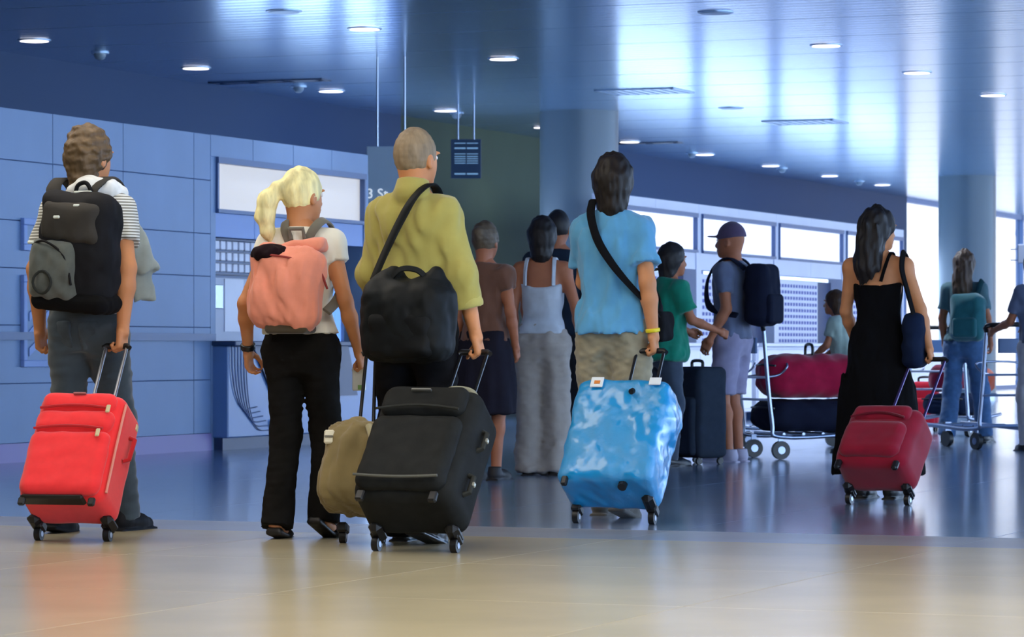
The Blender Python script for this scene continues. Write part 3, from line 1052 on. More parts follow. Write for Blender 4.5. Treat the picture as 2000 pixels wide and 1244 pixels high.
        for s in sleeves:
            S, E, Wr = self.A[s]
            F.ell(S + v3(0, 0, -.004) * k, v3(1, 1, 1) * min(sr, self.shr) * k, .05)
            F.cone(v3(0, S[1] - .01 * k, 1.478 * k), S + v3(0, 0, .014) * k, .054 * k, .046 * k, .04)
            if sleeve <= 1:
                end = S + (E - S) * sleeve
                dr = (E - S) / np.linalg.norm(E - S)
                F.cone(S, end, min(sr, self.shr) * k, (rend or sr) * k, .035, cut=[(end, dr)])
            else:
                end = E + (Wr - E) * (sleeve - 1)
                dr = (Wr - E) / np.linalg.norm(Wr - E)
                F.cone(S, E, min(sr, self.shr) * k, sr * .9 * k, .035)
                F.cone(E, end, sr * .88 * k, (rend or sr * .75) * k, .03, cut=[(end, dr)])
        if wr:
            F.disp(wr, .15 * k, seed, (1.3, 1.3, .55)); F.disp(wr * .55, .065 * k, seed + 9, (1.3, 1.3, .4))
        nb = self.hc + v3(0, -.02, -.155) * k
        F.cut(nb + v3(0, 0, (neck - 1.505) * k), (0, neckslope, 1))
        if collar:
            c = self.hc + v3(0, -.03, -.100) * k
            F.cone(c + v3(0, -.016, -.05) * k, c + v3(0, 0, .012) * k, .080 * k, .068 * k, .012, cut=[(c + v3(0, 0, .012) * k, (0, .15, 1))])
        return fobj(name, F, m, self.root)
    def pants(self, m, top=1.0, hem=.06, rt=.098, rk=.078, rh=.075, wr=.005, seed=3, name='trousers', hipgrow=.012, frac=None):
        k = self.k
        pts = [p for s in 'LR' for p in self.L[s][:3]] + [v3(0, 0, top * k)]
        lo, hi = self.bounds(pts, .13 * k)
        lo[0] = min(lo[0], -.24 * k); hi[0] = max(hi[0], .24 * k); lo[1] = min(lo[1], -.2 * k)
        lo[2] = min(p[2] for p in pts) - .08
        F = Field(lo, hi, self.h * .9)
        F.loft(self.torso_grow(hipgrow, .80 * k, 1.08 * k), .02)
        for s in 'LR':
            Hp, Kn, An = self.L[s][:3]
            dr = (An - Kn) / np.linalg.norm(An - Kn)
            if frac is not None:      # shorts: stop before the knee
                end = Hp + (Kn - Hp) * frac
                dr2 = (Kn - Hp) / np.linalg.norm(Kn - Hp)
                F.cone(Hp, end, rt * k, rk * k, .045, cut=[(end, dr2)])
            else:
                end = An + dr * (.085 - hem) * k
                F.cone(Hp, Kn, rt * k, rk * k, .05)
                F.cone(Kn, end, rk * k, rh * k, .05, cut=[(end, dr)])
        # seat cleft
        F.cone((0, -.165 * k, .92 * k), (0, -.165 * k, .82 * k), .010 * k, .018 * k, .04, op='s')
        F.disp(wr, .15 * k, seed, (1, 1, .9)); F.disp(wr * .7, .06 * k, seed + 4, (.7, .7, 1.5))
        F.cut((0, 0, top * k), (0, 0, 1))
        return fobj(name, F, m, self.root)
    def shoes(self, m, sandal=False, name='shoe'):
        k = self.k
        for s in 'LR':
            An, yw, pt = self.L[s][2:5]
            F = Field((-.06 * k, -.10 * k, -.10 * k), (.06 * k, .22 * k, .05 * k), .0075)
            if sandal:
                F.box((0, .06 * k, -.083 * k), (.042 * k, .125 * k, .011 * k), .01)
                F.box((0, -.035 * k, -.078 * k), (.036 * k, .03 * k, .02 * k), .01)
                F.cone((-.04 * k, .10 * k, -.07 * k), (0, .115 * k, -.03 * k), .016 * k, .016 * k, .01); F.cone((.04 * k, .10 * k, -.07 * k), (0, .115 * k, -.03 * k), .016 * k, .016 * k, .01)
            else:
                F.cone((0, -.03 * k, -.045 * k), (0, .12 * k, -.052 * k), .045 * k, .038 * k, .02)
                F.cone((0, .10 * k, -.055 * k), (0, .18 * k, -.062 * k), .043 * k, .032 * k, .02)
                F.cone((0, -.02 * k, -.03 * k), (0, -.02 * k, .01 * k), .046 * k, .047 * k, .02, cut=[((0, 0, .012 * k), (0, 0, 1))])
                F.box((0, .065 * k, -.085 * k), (.046 * k, .145 * k, .010 * k), .009, .006)
                F.cut((0, 0, -.094 * k), (0, 0, -1))
            fobj(name, F, m, self.root, M=foot_frame(An, math.radians(yw), math.radians(pt)))
    def hair(self, style, m, seed=5):
        fine = self.h < .012
        hs = .0055 if fine else .009
        F = Field((-.15, -.19, -.42 if style in ('long', 'ponytail') else -.20), (.15, .14, .17), hs)
        if style == 'crop':
            F.ell((0, -.010, .022), (.079, .099, .108), 0)
            F.cut((0, .062, .02), (0, 1, -.55)); F.cut((0, 0, -.052), (0, .35, -1))
            F.disp(.001, .03, seed)
        elif style == 'curly':
            F.ell((0, -.012, .028), (.088, .108, .116), 0)
            F.cone((0, -.045, -.02), (0, -.05, -.085), .068, .056, .03)
            F.cut((0, .07, .02), (0, 1, -.75)); F.cut((0, 0, -.115), (0, .45, -1))
            F.disp(.005, .05, seed); F.disp(.0028, .024, seed + 3)
        elif style == 'bob':
            F.ell((0, -.014, .025), (.092, .112, .117), 0)
            F.cone((0, -.035, .0), (0, -.045, -.115), .088, .070, .03)
            F.cut((0, .06, .02), (0, 1, -.65)); F.cut((0, 0, -.14), (0, .3, -1))
            F.disp(.003, .05, seed, (1.4, 1.4, .5)); F.disp(.002, .02, seed + 2, (1, 1, .3))
        elif style == 'long':
            F.ell((0, -.014, .025), (.092, .112, .115), 0)
            F.cone((0, -.05, .0), (0, -.085, -.20), .088, .080, .03)
            F.cone((0, -.085, -.18), (.01, -.10, -.36), .080, .05, .05, flat=((0, 1, 0), .6))
            F.cut((0, .06, .02), (0, 1, -.55))
            F.disp(.007, .06, seed, (1.5, 1.5, .3)); F.disp(.003, .02, seed + 2, (1, 1, .2))
        elif style == 'ponytail':
            F.ell((0, -.010, .026), (.083, .104, .111), 0)
            F.cut((0, .065, .02), (0, 1, -.6)); F.cut((0, 0, -.06), (0, .5, -1))
            F.ell((-.035, -.105, .03), (.035, .03, .035), .02)
            F.chain([(-.045, -.115, .035), (-.075, -.145, -.02), (-.088, -.15, -.09), (-.08, -.14, -.16), (-.07, -.13, -.21)], [.030, .044, .043, .032, .008], .02)
            F.disp(.0018, .04, seed, (1.5, 1.5, .4)); F.disp(.0012, .02, seed + 2, (1, 1, .25))
        elif style == 'bun':
            F.ell((0, -.010, .026), (.085, .106, .112), 0)
            F.cut((0, .065, .02), (0, 1, -.6)); F.cut((0, 0, -.06), (0, .5, -1))
            F.ell((0, -.10, .05), (.045, .04, .045), .02)
            F.disp(.003, .04, seed)
        elif style == 'cap':
            F.ell((0, -.010, .028), (.085, .106, .112), 0)
            F.cut((0, 0, .02), (0, -.12, -1))
            F.box((0, .12, .035), (.062, .065, .006), .006, .012)
        return fobj('cap' if style == 'cap' else 'hair', F, m, self.root, M=self.HM)
    def at(self, p):
        return self.M @ Vector([c * self.k for c in p])
    def worn(self, name, label, cat, base, group=None):
        """a thing carried on the body; its parts use body coordinates minus base"""
        b = Vector([c * self.k for c in base])
        t = thing(name, label, cat, self.M @ b, self.yaw, group)
        t_off = np.array(b)
        return t, t_off
    def grip(self, s, reach=.085):
        """world position of the closed hand"""
        return self.M @ (self.hand_frame(s) @ Vector((.022 * (1 if s == 'L' else -1), 0, -reach)))

def shifted(pts, off, k=1.0):
    return [Vector(p) * k - Vector(off) for p in pts]

# ================================================================== wheeled cases
def unit(v): return Vector(v).normalized()
class Case:
    """a wheeled case pulled by a hand: origin on the axle, leaning to the grip"""
    def __init__(self, name, label, wheel, hand, w, t, L, m, r=.03, cat='suitcase', yaw=None, lean=None, group=None, ext=None):
        wz = Vector((wheel[0], wheel[1], r)); hd = Vector(hand) - wz
        hor = math.hypot(hd.x, hd.y)
        self.yaw = -math.atan2(hd.x, hd.y) if yaw is None else math.radians(yaw)
        self.tilt = math.atan2(hor, hd.z) if lean is None else math.radians(lean)
        self.root = thing(name, label, cat, wz, 0, group)
        self.root.rotation_mode = 'ZYX' if False else 'XYZ'
        R = Matrix.Rotation(self.yaw, 4, 'Z') @ Matrix.Rotation(-self.tilt, 4, 'X')
        self.root.rotation_euler = R.to_euler()
        self.dist = hd.length if ext is None else ext
        self.w, self.t, self.L, self.r = w, t, L, r
        self.m = m
    def wheels(self, m=None, hub=None, inset=.05):
        m = m or M_black
        for sx in (-1, 1):
            x = sx * (self.w / 2 - inset)
            wh = MB().cyl((x - .014, 0, 0), (x + .014, 0, 0), self.r, n=20).build('wheel', m, self.root, smooth=.6)
            MB().cyl((x - .016, 0, 0), (x + .016, 0, 0), self.r * .45, n=12).build('hub', M_steel, wh, smooth=.6)
            MB().box((x - .024, -.045, .012), (x + .024, .022, .055), .008).build('wheel_housing', m, self.root)
    def handle(self, m, grip_m=None, spread=.11, y=-.02, top=None):
        top = self.L * .9 if top is None else top
        for sx in (-1, 1):
            MB().cyl((sx * spread / 2, y, top), (sx * spread / 2, y * .3, self.dist - .005), .008, n=10).build('handle_rod', m, self.root, smooth=.6)
        MB().tube([(-spread / 2 - .012, y * .3, self.dist - .012), (-spread / 2, y * .3, self.dist), (spread / 2, y * .3, self.dist), (spread / 2 + .012, y * .3, self.dist - .012)], .014, 10).build('handle_grip', grip_m or M_black, self.root, smooth=.8)
    def body(self, bulge=.06, rd=.05, wr=.004, seed=2, name='body', h=.010, sag=None):
        w, t, L = self.w, self.t, self.L
        F = Field((-w / 2 - .03, -t - .05, .0), (w / 2 + .03, .05, L + .05), h)
        F.box((0, -t / 2 + .012, L / 2 + .03), (w / 2, t / 2, L / 2 - .01), rd, 0, bulge=bulge)
        if wr: F.disp(wr, .2, seed)
        return fobj(name, F, self.m, self.root)
    def pocket(self, x0, x1, z0, z1, depth=.03, rd=.02, m=None, name='front_pocket', wr=.002):
        t = self.t
        F = Field((x0 - .02, -t - depth - .03, z0 - .02), (x1 + .02, -t + .08, z1 + .02), .008)
        F.box(((x0 + x1) / 2, -t + .02 - depth / 2, (z0 + z1) / 2), ((x1 - x0) / 2, depth / 2 + .02, (z1 - z0) / 2), rd, 0)
        if wr: F.disp(wr, .1, 4)
        return fobj(name, F, m or self.m, self.root)
# ================================================================== the travellers in front
def wx(px, d): return (px - 1000) / FPX * d
BLACKC = cloth('black_fabric', '#0c0c0f', var=.2)
GREYTAG = mat('pale_zip_pull', '#cfd6cc', rough=.4)
M_rod = mat('handle_rod_metal', '#8a8d94', rough=.3, metal=.85)

def strap_pts(pts, off, k, width, thick, m, parent, name, n=6, axis=(0, 0)):
    P = spline(pts, n)
    N = []
    for p in P:
        if p.z > 1.47: N.append((0, 0, 1))
        else: N.append((p.x - axis[0], p.y - axis[1], .15))
    # smooth normals
    Ns = []
    for i in range(len(N)):
        a = Vector((0, 0, 0))
        for j in range(max(0, i - 2), min(len(N), i + 3)): a += Vector(N[j]).normalized()
        Ns.append(a)
    return MB().ribbon(shifted(P, off, k), Ns, width, thick).build(name, m, parent, smooth=1.0)

# ---------------- man with the black backpack
P1 = Person('person walking in striped tee and dark jeans with black backpack, pulling bright red suitcase', 174, 15.22, 1.845, -22, 'm',
            arms={'L': [(-.245, -.04, 1.16), (-.265, .03, .90)], 'R': [(.245, -.10, 1.16), (.235, -.12, .90)]},
            legs={'L': [(-.092, -.01, .90), (-.10, -.01, .49), (-.10, -.12, .10), 4, 8], 'R': [(.092, -.01, .90), (.09, .10, .50), (.09, .16, .085), -4, 0]},
            head_yaw=-12, curl=(.8, 1.0), h=.010, shoulder=.162, wide=.96, shr=.062)
P1.hair('curly', hairm('hair_light_brown', '#5c4830'))
P1.shirt(striped('striped_jersey', '#d3d4cf', '#6f6f66', .0135), hem=.985, tilt=-.14, sleeve=.60, grow=.014, flare=.014, sr=.070, rend=.072, wr=.005, seed=11, neckslope=.1)
P1.pants(cloth('dark_denim', '#3a444a', var=.3, vscale=6, bump=.3), top=1.03, rt=.095, rk=.072, rh=.065, seed=21)
for sx in (-1, 1):
    Fp = Field((sx * .085 - .09, -.19, .80), (sx * .085 + .09, -.02, .98), .008)
    Fp.loft(P1.torso_grow(.018, .80, 1.08), 0); Fp.box((sx * .082, -.12, .895), (.060, .08, .068), .012, 0)
    X, Y, Z = Fp.xyz()
    G1 = Field((sx * .085 - .09, -.19, .80), (sx * .085 + .09, -.02, .98), .008).box((sx * .082, -.12, .895), (.062, .09, .070), .012, 0)
    G2 = Field((sx * .085 - .09, -.19, .80), (sx * .085 + .09, -.02, .98), .008).loft(P1.torso_grow(.0185, .80, 1.08), 0)
    G2.f = np.maximum(G1.f, G2.f)
    fobj('back_pocket', G2, cloth('dark_denim_pocket', '#414b50', var=.3), P1.root)
P1.shoes(cloth('dark_shoe', '#15161a', rough=.6))
# sweatshirt thrown over the shoulders: white hood at the neck, grey body hanging in front of the right arm
F = Field((-.14, -.20, 1.38), (.24, .12, 1.64), .009)
c = P1.hc
F.chain([(-.02, -.105, 1.555), (.06, -.095, 1.57), (.125, -.05, 1.56), (.15, .02, 1.55)], [.038, .05, .048, .035], .03)
F.chain([(-.06, -.08, 1.545), (-.02, -.10, 1.55)], [.022, .034], .02)
F.disp(.006, .09, 31); F.disp(.003, .04, 32)
fobj('hood', F, cloth('white_fleece', '#dedfdc'), P1.root)
F = Field((.12, -.06, .95), (.42, .36, 1.56), .010)
F.cone((.17, .06, 1.44), (.225, .15, 1.20), .035, .062, .03, flat=((.85, -.5, 0), .5), cut=[((.24, .15, 1.19), (.35, .1, -1))])
F.cone((.19, .15, 1.22), (.20, .16, 1.04), .05, .05, .03, flat=((.85, -.5, 0), .5), cut=[((.2, .16, 1.06), (.3, 0, -1))])
F.disp(.009, .12, 33, (1.6, 1.6, .4))
fobj('jacket_front', F, cloth('stone_grey_fleece', '#8f958e'), P1.root)

t, off = P1.worn('backpack', 'black and charcoal backpack with grey lower panel worn over striped tee', 'backpack', (-.15, -.2, 1.03))
off = off - np.array([.085, 0, 0])
k = P1.k
M_bp = cloth('backpack_black', '#17171a', var=.2, rough=.75)
M_bp2 = cloth('backpack_charcoal', '#3a3733', var=.12, rough=.8)
M_bp3 = cloth('backpack_grey', '#565a55', var=.2, rough=.8)
RB = Matrix.Rotation(.10, 3, 'Y') @ Matrix.Rotation(.06, 3, 'X')
F = Field((-.26, -.42, .98), (.26, -.08, 1.58), .009)
F.box((.0, -.235, 1.285), (.185, .10, .255), .075, 0, M=RB, bulge=.25)
F.disp(.007, .16, 41); F.disp(.003, .06, 42)
main = fobj('main_compartment', F, M_bp, t, off)
F = Field((-.26, -.46, 1.25), (.26, -.20, 1.58), .009)
F.box((.01, -.325, 1.40), (.145, .045, .095), .04, 0, M=RB, bulge=.3); F.disp(.005, .1, 43)
fobj('top_pocket', F, M_bp2, t, off)
F = Field((-.28, -.48, 1.0), (.10, -.2, 1.40), .009)
F.box((-.075, -.325, 1.19), (.125, .05, .14), .05, 0, M=RB, bulge=.3); F.disp(.005, .09, 44)
lowp = fobj('lower_pocket', F, M_bp3, t, off)
F = Field((-.28, -.46, .96), (.26, -.08, 1.12), .009)
F.box((-.012, -.245, 1.05), (.19, .11, .045), .042, 0, M=RB); F.disp(.003, .06, 45)
fobj('base_panel', F, cloth('backpack_base_black', '#08080a'), t, off)
pts = [(-.02, -.385, 1.31), (-.07, -.405, 1.30), (-.13, -.395, 1.27)]
MB().tube([Vector(p) - Vector(off) for p in spline([(-.17, -.36, 1.305), (-.09, -.395, 1.318), (.0, -.38, 1.25), (.03, -.37, 1.12)], 6)], .006, 6).build('zip_seam', M_bp, lowp)
ring_pts = [(-.105 + .045 * math.cos(a * PI / 8), -.392 - .004 * math.sin(a), 1.135 + .05 * math.sin(a * PI / 8)) for a in range(16)]
MB().tube([Vector(p) - Vector(off) for p in ring_pts], .007, 6, closed=True).build('round_emblem', cloth('emblem_dark', '#2b2e2c'), lowp)
for p in ((.055, -.365, 1.475), (-.035, -.385, 1.425), (-.175, -.37, 1.315)):
    MB().box([p[i] - (.016, .006, .007)[i] - off[i] for i in range(3)], [p[i] + (.016, .006, .007)[i] - off[i] for i in range(3)], .004).build('zip_pull', GREYTAG, t)
for sx in (-1, 1):
    x = sx * .115
    strap_pts([(x * .7, -.16, 1.44), (x * .9, -.13, 1.515), (x, -.04, 1.555), (x * 1.02, .06, 1.52), (x * 1.1, .135, 1.40), (x * 1.25, .14, 1.25), (x * 1.5, .06, 1.14), (x * 1.5, -.10, 1.10)],
              [off[0] + .085, off[1], off[2]], k, .068, .018, M_bp2, t, 'shoulder_strap')
MB().tube([Vector(p) - Vector(off) for p in spline([(-.06, -.17, 1.53), (-.045, -.175, 1.575), (0, -.175, 1.585), (.03, -.17, 1.53)], 6)], .010, 8).build('top_handle', M_bp, t, smooth=.8)
MB().box([-.055 - off[0], -.20 - off[1], 1.535 - off[2]], [.035 - off[0], -.185 - off[1], 1.55 - off[2]], .004).build('handle_label', GREYTAG, t)

RED = cloth('red_case_fabric', '#ef3335', var=.04, vscale=30, bump=.3, bscale=500, rough=.8)
RED2 = cloth('red_case_trim', '#b81b20', var=.08, rough=.8)
c1 = Case('suitcase', 'bright red fabric suitcase with two front pockets behind person in striped tee', (wx(143, 14.5), 14.5), P1.grip('R'), .40, .25, .56, RED)
c1.body(bulge=.10, rd=.05, wr=.003)
c1.pocket(-.19, .185, .05, .372, .028, .045)
c1.pocket(-.185, .18, .362, .482, .025, .045)
c1.pocket(-.18, .175, .470, .575, .020, .045)
def zip_line(c, z, x0, x1, y, m, arch=.015):
    pts = [(x0 + (x1 - x0) * i / 8, y, z + arch * math.sin(PI * i / 8)) for i in range(9)]
    MB().tube(pts, .006, 6).build('zip_seam', m, c.root)
zip_line(c1, .368, -.17, .15, -.282, RED2); zip_line(c1, .476, -.165, .15, -.277, RED2)
for x, z, y in ((.135, .35, -.288), (.155, .475, -.282)):
    MB().box((x - .010, y - .008, z - .028), (x + .010, y, z + .012), .004).build('zip_pull', mat('beige_pull', '#c9b78a', rough=.5), c1.root)
MB().box((-.03, -.276, .55), (.03, -.262, .56), .003).build('maker_plate', mat('dull_metal_plate', '#a7686a', rough=.4, metal=.5), c1.root)
MB().tube([(.204, -.215, .53), (.205, -.22, .45), (.207, -.225, .30), (.207, -.22, .08)], .006, 6).build('edge_piping', mat('piping_pink', '#d98878', rough=.6), c1.root)
MB().tube([(.205, -.12, .30), (.23, -.115, .31), (.23, -.10, .42), (.205, -.10, .43)], .011, 8).build('side_handle', RED2, c1.root, smooth=.8)
MB().box((-.17, -.262, .03), (.12, -.19, .052), .01).build('bottom_grip', M_black, c1.root)
MB().box((.199, -.06, .50), (.207, -.035, .53), .003).build('zip_pull', mat('beige_pull', '#c9b78a'), c1.root)
c1.wheels(inset=.04)
for sx in (-1, 1):
    MB().box((sx * .17 - .03, -.09, .012), (sx * .17 + .03, .022, .06), .02).build('corner_guard', M_black, c1.root)
    MB().box((sx * .16 - .016, -.255, .0), (sx * .16 + .016, -.235, .04), .006).build('foot', M_black, c1.root)
c1.handle(M_rod, spread=.10)

# ---------------- blonde woman with the pink backpack
P2 = Person('person with blonde ponytail in white top and black trousers wearing salmon pink backpack', 590, 14.77, 1.635, -20, 'w',
            arms={'L': [(-.255, -.10, 1.13), (-.285, .0, .90)], 'R': [(.235, -.02, 1.14), (.275, .05, .90)]},
            legs={'L': [(-.092, -.01, .90), (-.085, .0, .49), (-.075, -.12, .105), 8, 10], 'R': [(.092, -.01, .90), (.105, .06, .50), (.115, .0, .13), -10, 28]},
            head_yaw=-22, curl=(.5, .9), h=.010, thin=.8)
P2.hair('ponytail', hairm('hair_blonde', '#e8dca0'))
Mh = P2.HM
MB().tube([Mh @ Vector((-.058 + .03 * math.cos(a * PI / 6), -.118 + .012 * math.cos(a * PI / 6), .015 + .032 * math.sin(a * PI / 6))) for a in range(12)], .006, 6, closed=True).build('hair_tie', mat('hair_tie_red', '#7a2a22'), P2.root)
P2.shirt(cloth('white_cotton', '#e6e3d4', var=.04), hem=.985, sleeve=.34, grow=.022, flare=.012, sr=.068, rend=.066, wr=.004, seed=12, straight=False, name='top', neckslope=.1)
P2.pants(cloth('black_trousers', '#131211', var=.25), top=1.04, rt=.096, rk=.070, rh=.080, seed=22, hipgrow=.012, hem=.03, wr=.003)
P2.shoes(mat('black_sandal', '#120f0d', rough=.5), sandal=True, name='sandal')
F = Field((-.34, -.08, .84), (-.2, .1, .98), .006)
Wr = P2.A['L'][2]; dr = (P2.A['L'][1] - Wr); dr = dr / np.linalg.norm(dr)
F = Field(Wr - .06, Wr + .06, .005).cone(Wr + dr * .012, Wr + dr * .034, .033, .034, 0, cut=[(Wr + dr * .008, -dr), (Wr + dr * .036, dr)])
fobj('wrist_watch', F, mat('watch_black', '#101014', rough=.3), P2.root)

t, off = P2.worn('backpack', 'soft salmon pink backpack with dark open top worn by blonde person', 'backpack', (-.025, -.2, 1.0))
off = off - np.array([.03, 0, 0])
k = P2.k
PINK = cloth('salmon_canvas', '#e58d72', var=.10, vscale=10, rough=.85)
RB = Matrix.Rotation(.08, 3, 'Y')
F = Field((-.24, -.36, .88), (.24, -.06, 1.36), .009)
F.box((-.015, -.20, 1.105), (.165, .085, .185), .075, 0, M=RB, bulge=.3)
F.disp(.010, .14, 51, (1.4, 1.4, .6)); F.disp(.004, .05, 52, (1.4, 1.4, .5))
fobj('main_bag', F, PINK, t, off)
F = Field((-.2, -.30, 1.20), (.2, -.06, 1.36), .008)
F.box((.045, -.155, 1.285), (.105, .06, .032), .028, 0, M=Matrix.Rotation(-.12, 3, 'Y')); F.disp(.005, .08, 53)
fobj('top_flap', F, PINK, t, off)
F = Field((-.2, -.32, 1.18), (.12, -.06, 1.34), .008)
F.ell((-.078, -.238, 1.252), (.085, .070, .046), 0)  # dark lump stands in for the shade inside the open top
F.disp(.004, .06, 54)
fobj('opening_shade', F, cloth('opening_shade_cloth', '#1a0a10'), t, off)
F = Field((-.16, -.30, .86), (.16, -.08, .98), .008)
F.box((.0, -.195, .925), (.10, .07, .022), .02, 0)
fobj('base_patch', F, cloth('drab_base', '#4a4030'), t, off)
MB().tube([Vector(p) - Vector(off) for p in spline([(-.14, -.27, 1.245), (-.04, -.30, 1.245), (.07, -.275, 1.225), (.14, -.22, 1.19), (.16, -.16, 1.10)], 6)], .005, 6).build('red_piping', mat('piping_dark_red', '#8c2a24', rough=.7), t)
for sx in (-1, 1):
    x = sx * .09
    strap_pts([(x * .4, -.11, 1.30), (x * .8, -.095, 1.37), (x, -.03, 1.405), (x * 1.05, .05, 1.37), (x * 1.15, .10, 1.26), (x * 1.45, .07, 1.13), (x * 1.65, -.03, 1.05), (x * 1.6, -.13, 1.0)],
              off, 1, .045, .012, cloth('grey_strap', '#6b675c'), t, 'shoulder_strap')
MB().tube([Vector(p) - Vector(off) for p in [(-.03, -.12, 1.32), (-.035, -.13, 1.365), (.03, -.13, 1.365), (.035, -.12, 1.32)]], .010, 8).build('top_handle', cloth('grey_strap', '#6b675c'), t)
MB().box([-.16 - off[0], -.15 - off[1], .90 - off[2]], [-.13 - off[0], -.12 - off[1], .935 - off[2]], .006).build('strap_buckle', GREYTAG, t)

# ticket wallet in her right hand
g = P2.grip('R')
tk = thing('ticket_folder', 'white and green ticket folder held in the blonde traveller\'s hand', 'ticket', g + Vector((0, 0, -.1)), -.3)
MB().box((-.028, -.012, -.005), (.032, .006, .095), .004).build('paper', mat('ticket_white', '#e6e6dc', rough=.6), tk)
MB().box((.0, -.015, .0), (.03, -.011, .02)).build('green_stripe', mat('ticket_green', '#8ab36a', rough=.6), tk)

# olive wheeled duffel pulled by her
OLV = cloth('olive_duffel_fabric', '#85754f', var=.15, vscale=7, rough=.8)
c2 = Case('duffel_bag', 'slouchy olive tan wheeled duffel bag beside the big black suitcase', (wx(708, 14.35), 14.35), P2.grip('R'), .27, .27, .36, OLV, r=.028, cat='bag', yaw=-8, lean=16)
F = Field((-.24, -.36, .03), (.24, .12, .52), .010)
F.box((-.01, -.13, .26), (.15, .13, .185), .085, 0, bulge=.2, M=Matrix.Rotation(.12, 3, 'Y'))
F.ell((-.01, -.13, .42), (.10, .09, .06), .06)
F.disp(.011, .13, 61, (1.6, 1.6, .45)); F.disp(.005, .05, 62, (1.8, 1.8, .3))
fobj('body', F, OLV, c2.root)
for p in ((-.12, -.235, .38),):
    MB().box((p[0] - .022, p[1] - .02, p[2] - .03), (p[0] + .022, p[1] + .004, p[2] + .03), .006).build('white_tag', mat('tag_cream', '#e2dcc4', rough=.6), c2.root)
    MB().box((p[0] - .018, p[1] - .026, p[2] - .004), (p[0] + .018, p[1] - .018, p[2] + .003)).build('tag_print', mat('tag_ink', '#6d6a5e'), c2.root)
MB().tube(spline([(.05, -.25, .43), (.08, -.275, .33), (.07, -.28, .20)], 6), .016, 8).build('side_fold', cloth('pale_fold', '#b3aa88'), c2.root)
for sx in (-1, 1):
    MB().cyl((sx * .035, -.05, .34), (sx * .02, -.02, c2.dist - .02), .008, n=10).build('handle_rod', M_black, c2.root)
MB().tube([(-.04, -.02, c2.dist - .02), (0, -.02, c2.dist), (.04, -.02, c2.dist - .02)], .012, 8).build('handle_grip', M_black, c2.root)
c2.wheels(inset=.05)

# ---------------- man in the olive shirt
P3 = Person('person in olive long sleeved shirt and black trousers with black shoulder bag', 812, 14.4, 1.79, -22, 'm',
            arms={'L': [(-.215, .01, 1.16), (-.20, .14, .95)], 'R': [(.222, -.02, 1.15), (.265, .03, .90)]},
            legs={'L': [(-.092, -.01, .90), (-.10, .04, .49), (-.10, .10, .085), 4, 0], 'R': [(.092, -.01, .90), (.10, .0, .49), (.10, -.14, .12), -4, 15]},
            head_yaw=-14, curl=(.6, 1.0), wide=.92, shoulder=.142, h=.010, shr=.060)
P3.hair('crop', hairm('hair_grey_brown', '#86735a'))
P3.shirt(cloth('olive_cotton', '#a59a52', var=.06), hem=.86, sleeve=1.52, grow=.016, flare=.014, sr=.074, rend=.060, wr=.011, seed=13, collar=True)
E, Wr = P3.A['R'][1], P3.A['R'][2]
dr = (Wr - E) / np.linalg.norm(Wr - E); e1 = E + (Wr - E) * .50
F = Field(e1 - .1, e1 + .1, .007).cone(e1 - dr * .03, e1 + dr * .02, .064, .062, 0, cut=[(e1 + dr * .018, dr), (e1 - dr * .032, -dr)])
F.disp(.004, .06, 7)
fobj('rolled_cuff', F, cloth('olive_cotton_cuff', '#b0a65f', var=.06), P3.root)
P3.pants(cloth('black_suit_trousers', '#0d0d10', var=.2), top=1.03, rt=.100, rk=.080, rh=.085, seed=23, hem=.03)
P3.shoes(mat('black_leather_shoe', '#0c0b0b', rough=.35))

t, off = P3.worn('shoulder_bag', 'large soft black shoulder bag hanging on the olive shirted back', 'bag', (0.05, -.25, .78))
BAG = cloth('black_nylon', '#101315', var=.25, vscale=6, rough=.6)
F = Field((-.22, -.42, .72), (.36, -.10, 1.22), .010)
F.box((.075, -.25, .955), (.20, .105, .175), .075, 0, bulge=.25)
F.cone((-.06, -.24, 1.10), (.0, -.23, 1.16), .05, .035, .05); F.cone((.16, -.24, 1.10), (.20, -.23, 1.15), .05, .04, .05)
F.disp(.007, .16, 71); F.disp(.0025, .06, 72)
main = fobj('bag_body', F, BAG, t, off)
F = Field((-.1, -.46, .78), (.26, -.3, 1.02), .009)
F.box((.08, -.335, .90), (.15, .04, .10), .035, 0, bulge=.2); F.disp(.005, .09, 73)
fobj('front_pocket', F, cloth('black_nylon_pocket', '#0c0e10', rough=.6), t, off)
strap_pts([(-.10, -.225, 1.13), (-.06, -.20, 1.24), (.0, -.17, 1.38), (.055, -.135, 1.49), (.085, -.04, 1.545), (.08, .06, 1.50), (.02, .155, 1.36), (-.08, .165, 1.2), (-.19, .12, 1.05), (-.23, -.02, 1.0), (-.16, -.19, 1.03)],
          off, 1, .045, .012, BAG, t, 'bag_strap')
strap_pts([(.0, -.27, 1.13), (.06, -.29, 1.175), (.13, -.28, 1.17), (.17, -.26, 1.13)], off, 1, .028, .01, BAG, t, 'carry_handle')

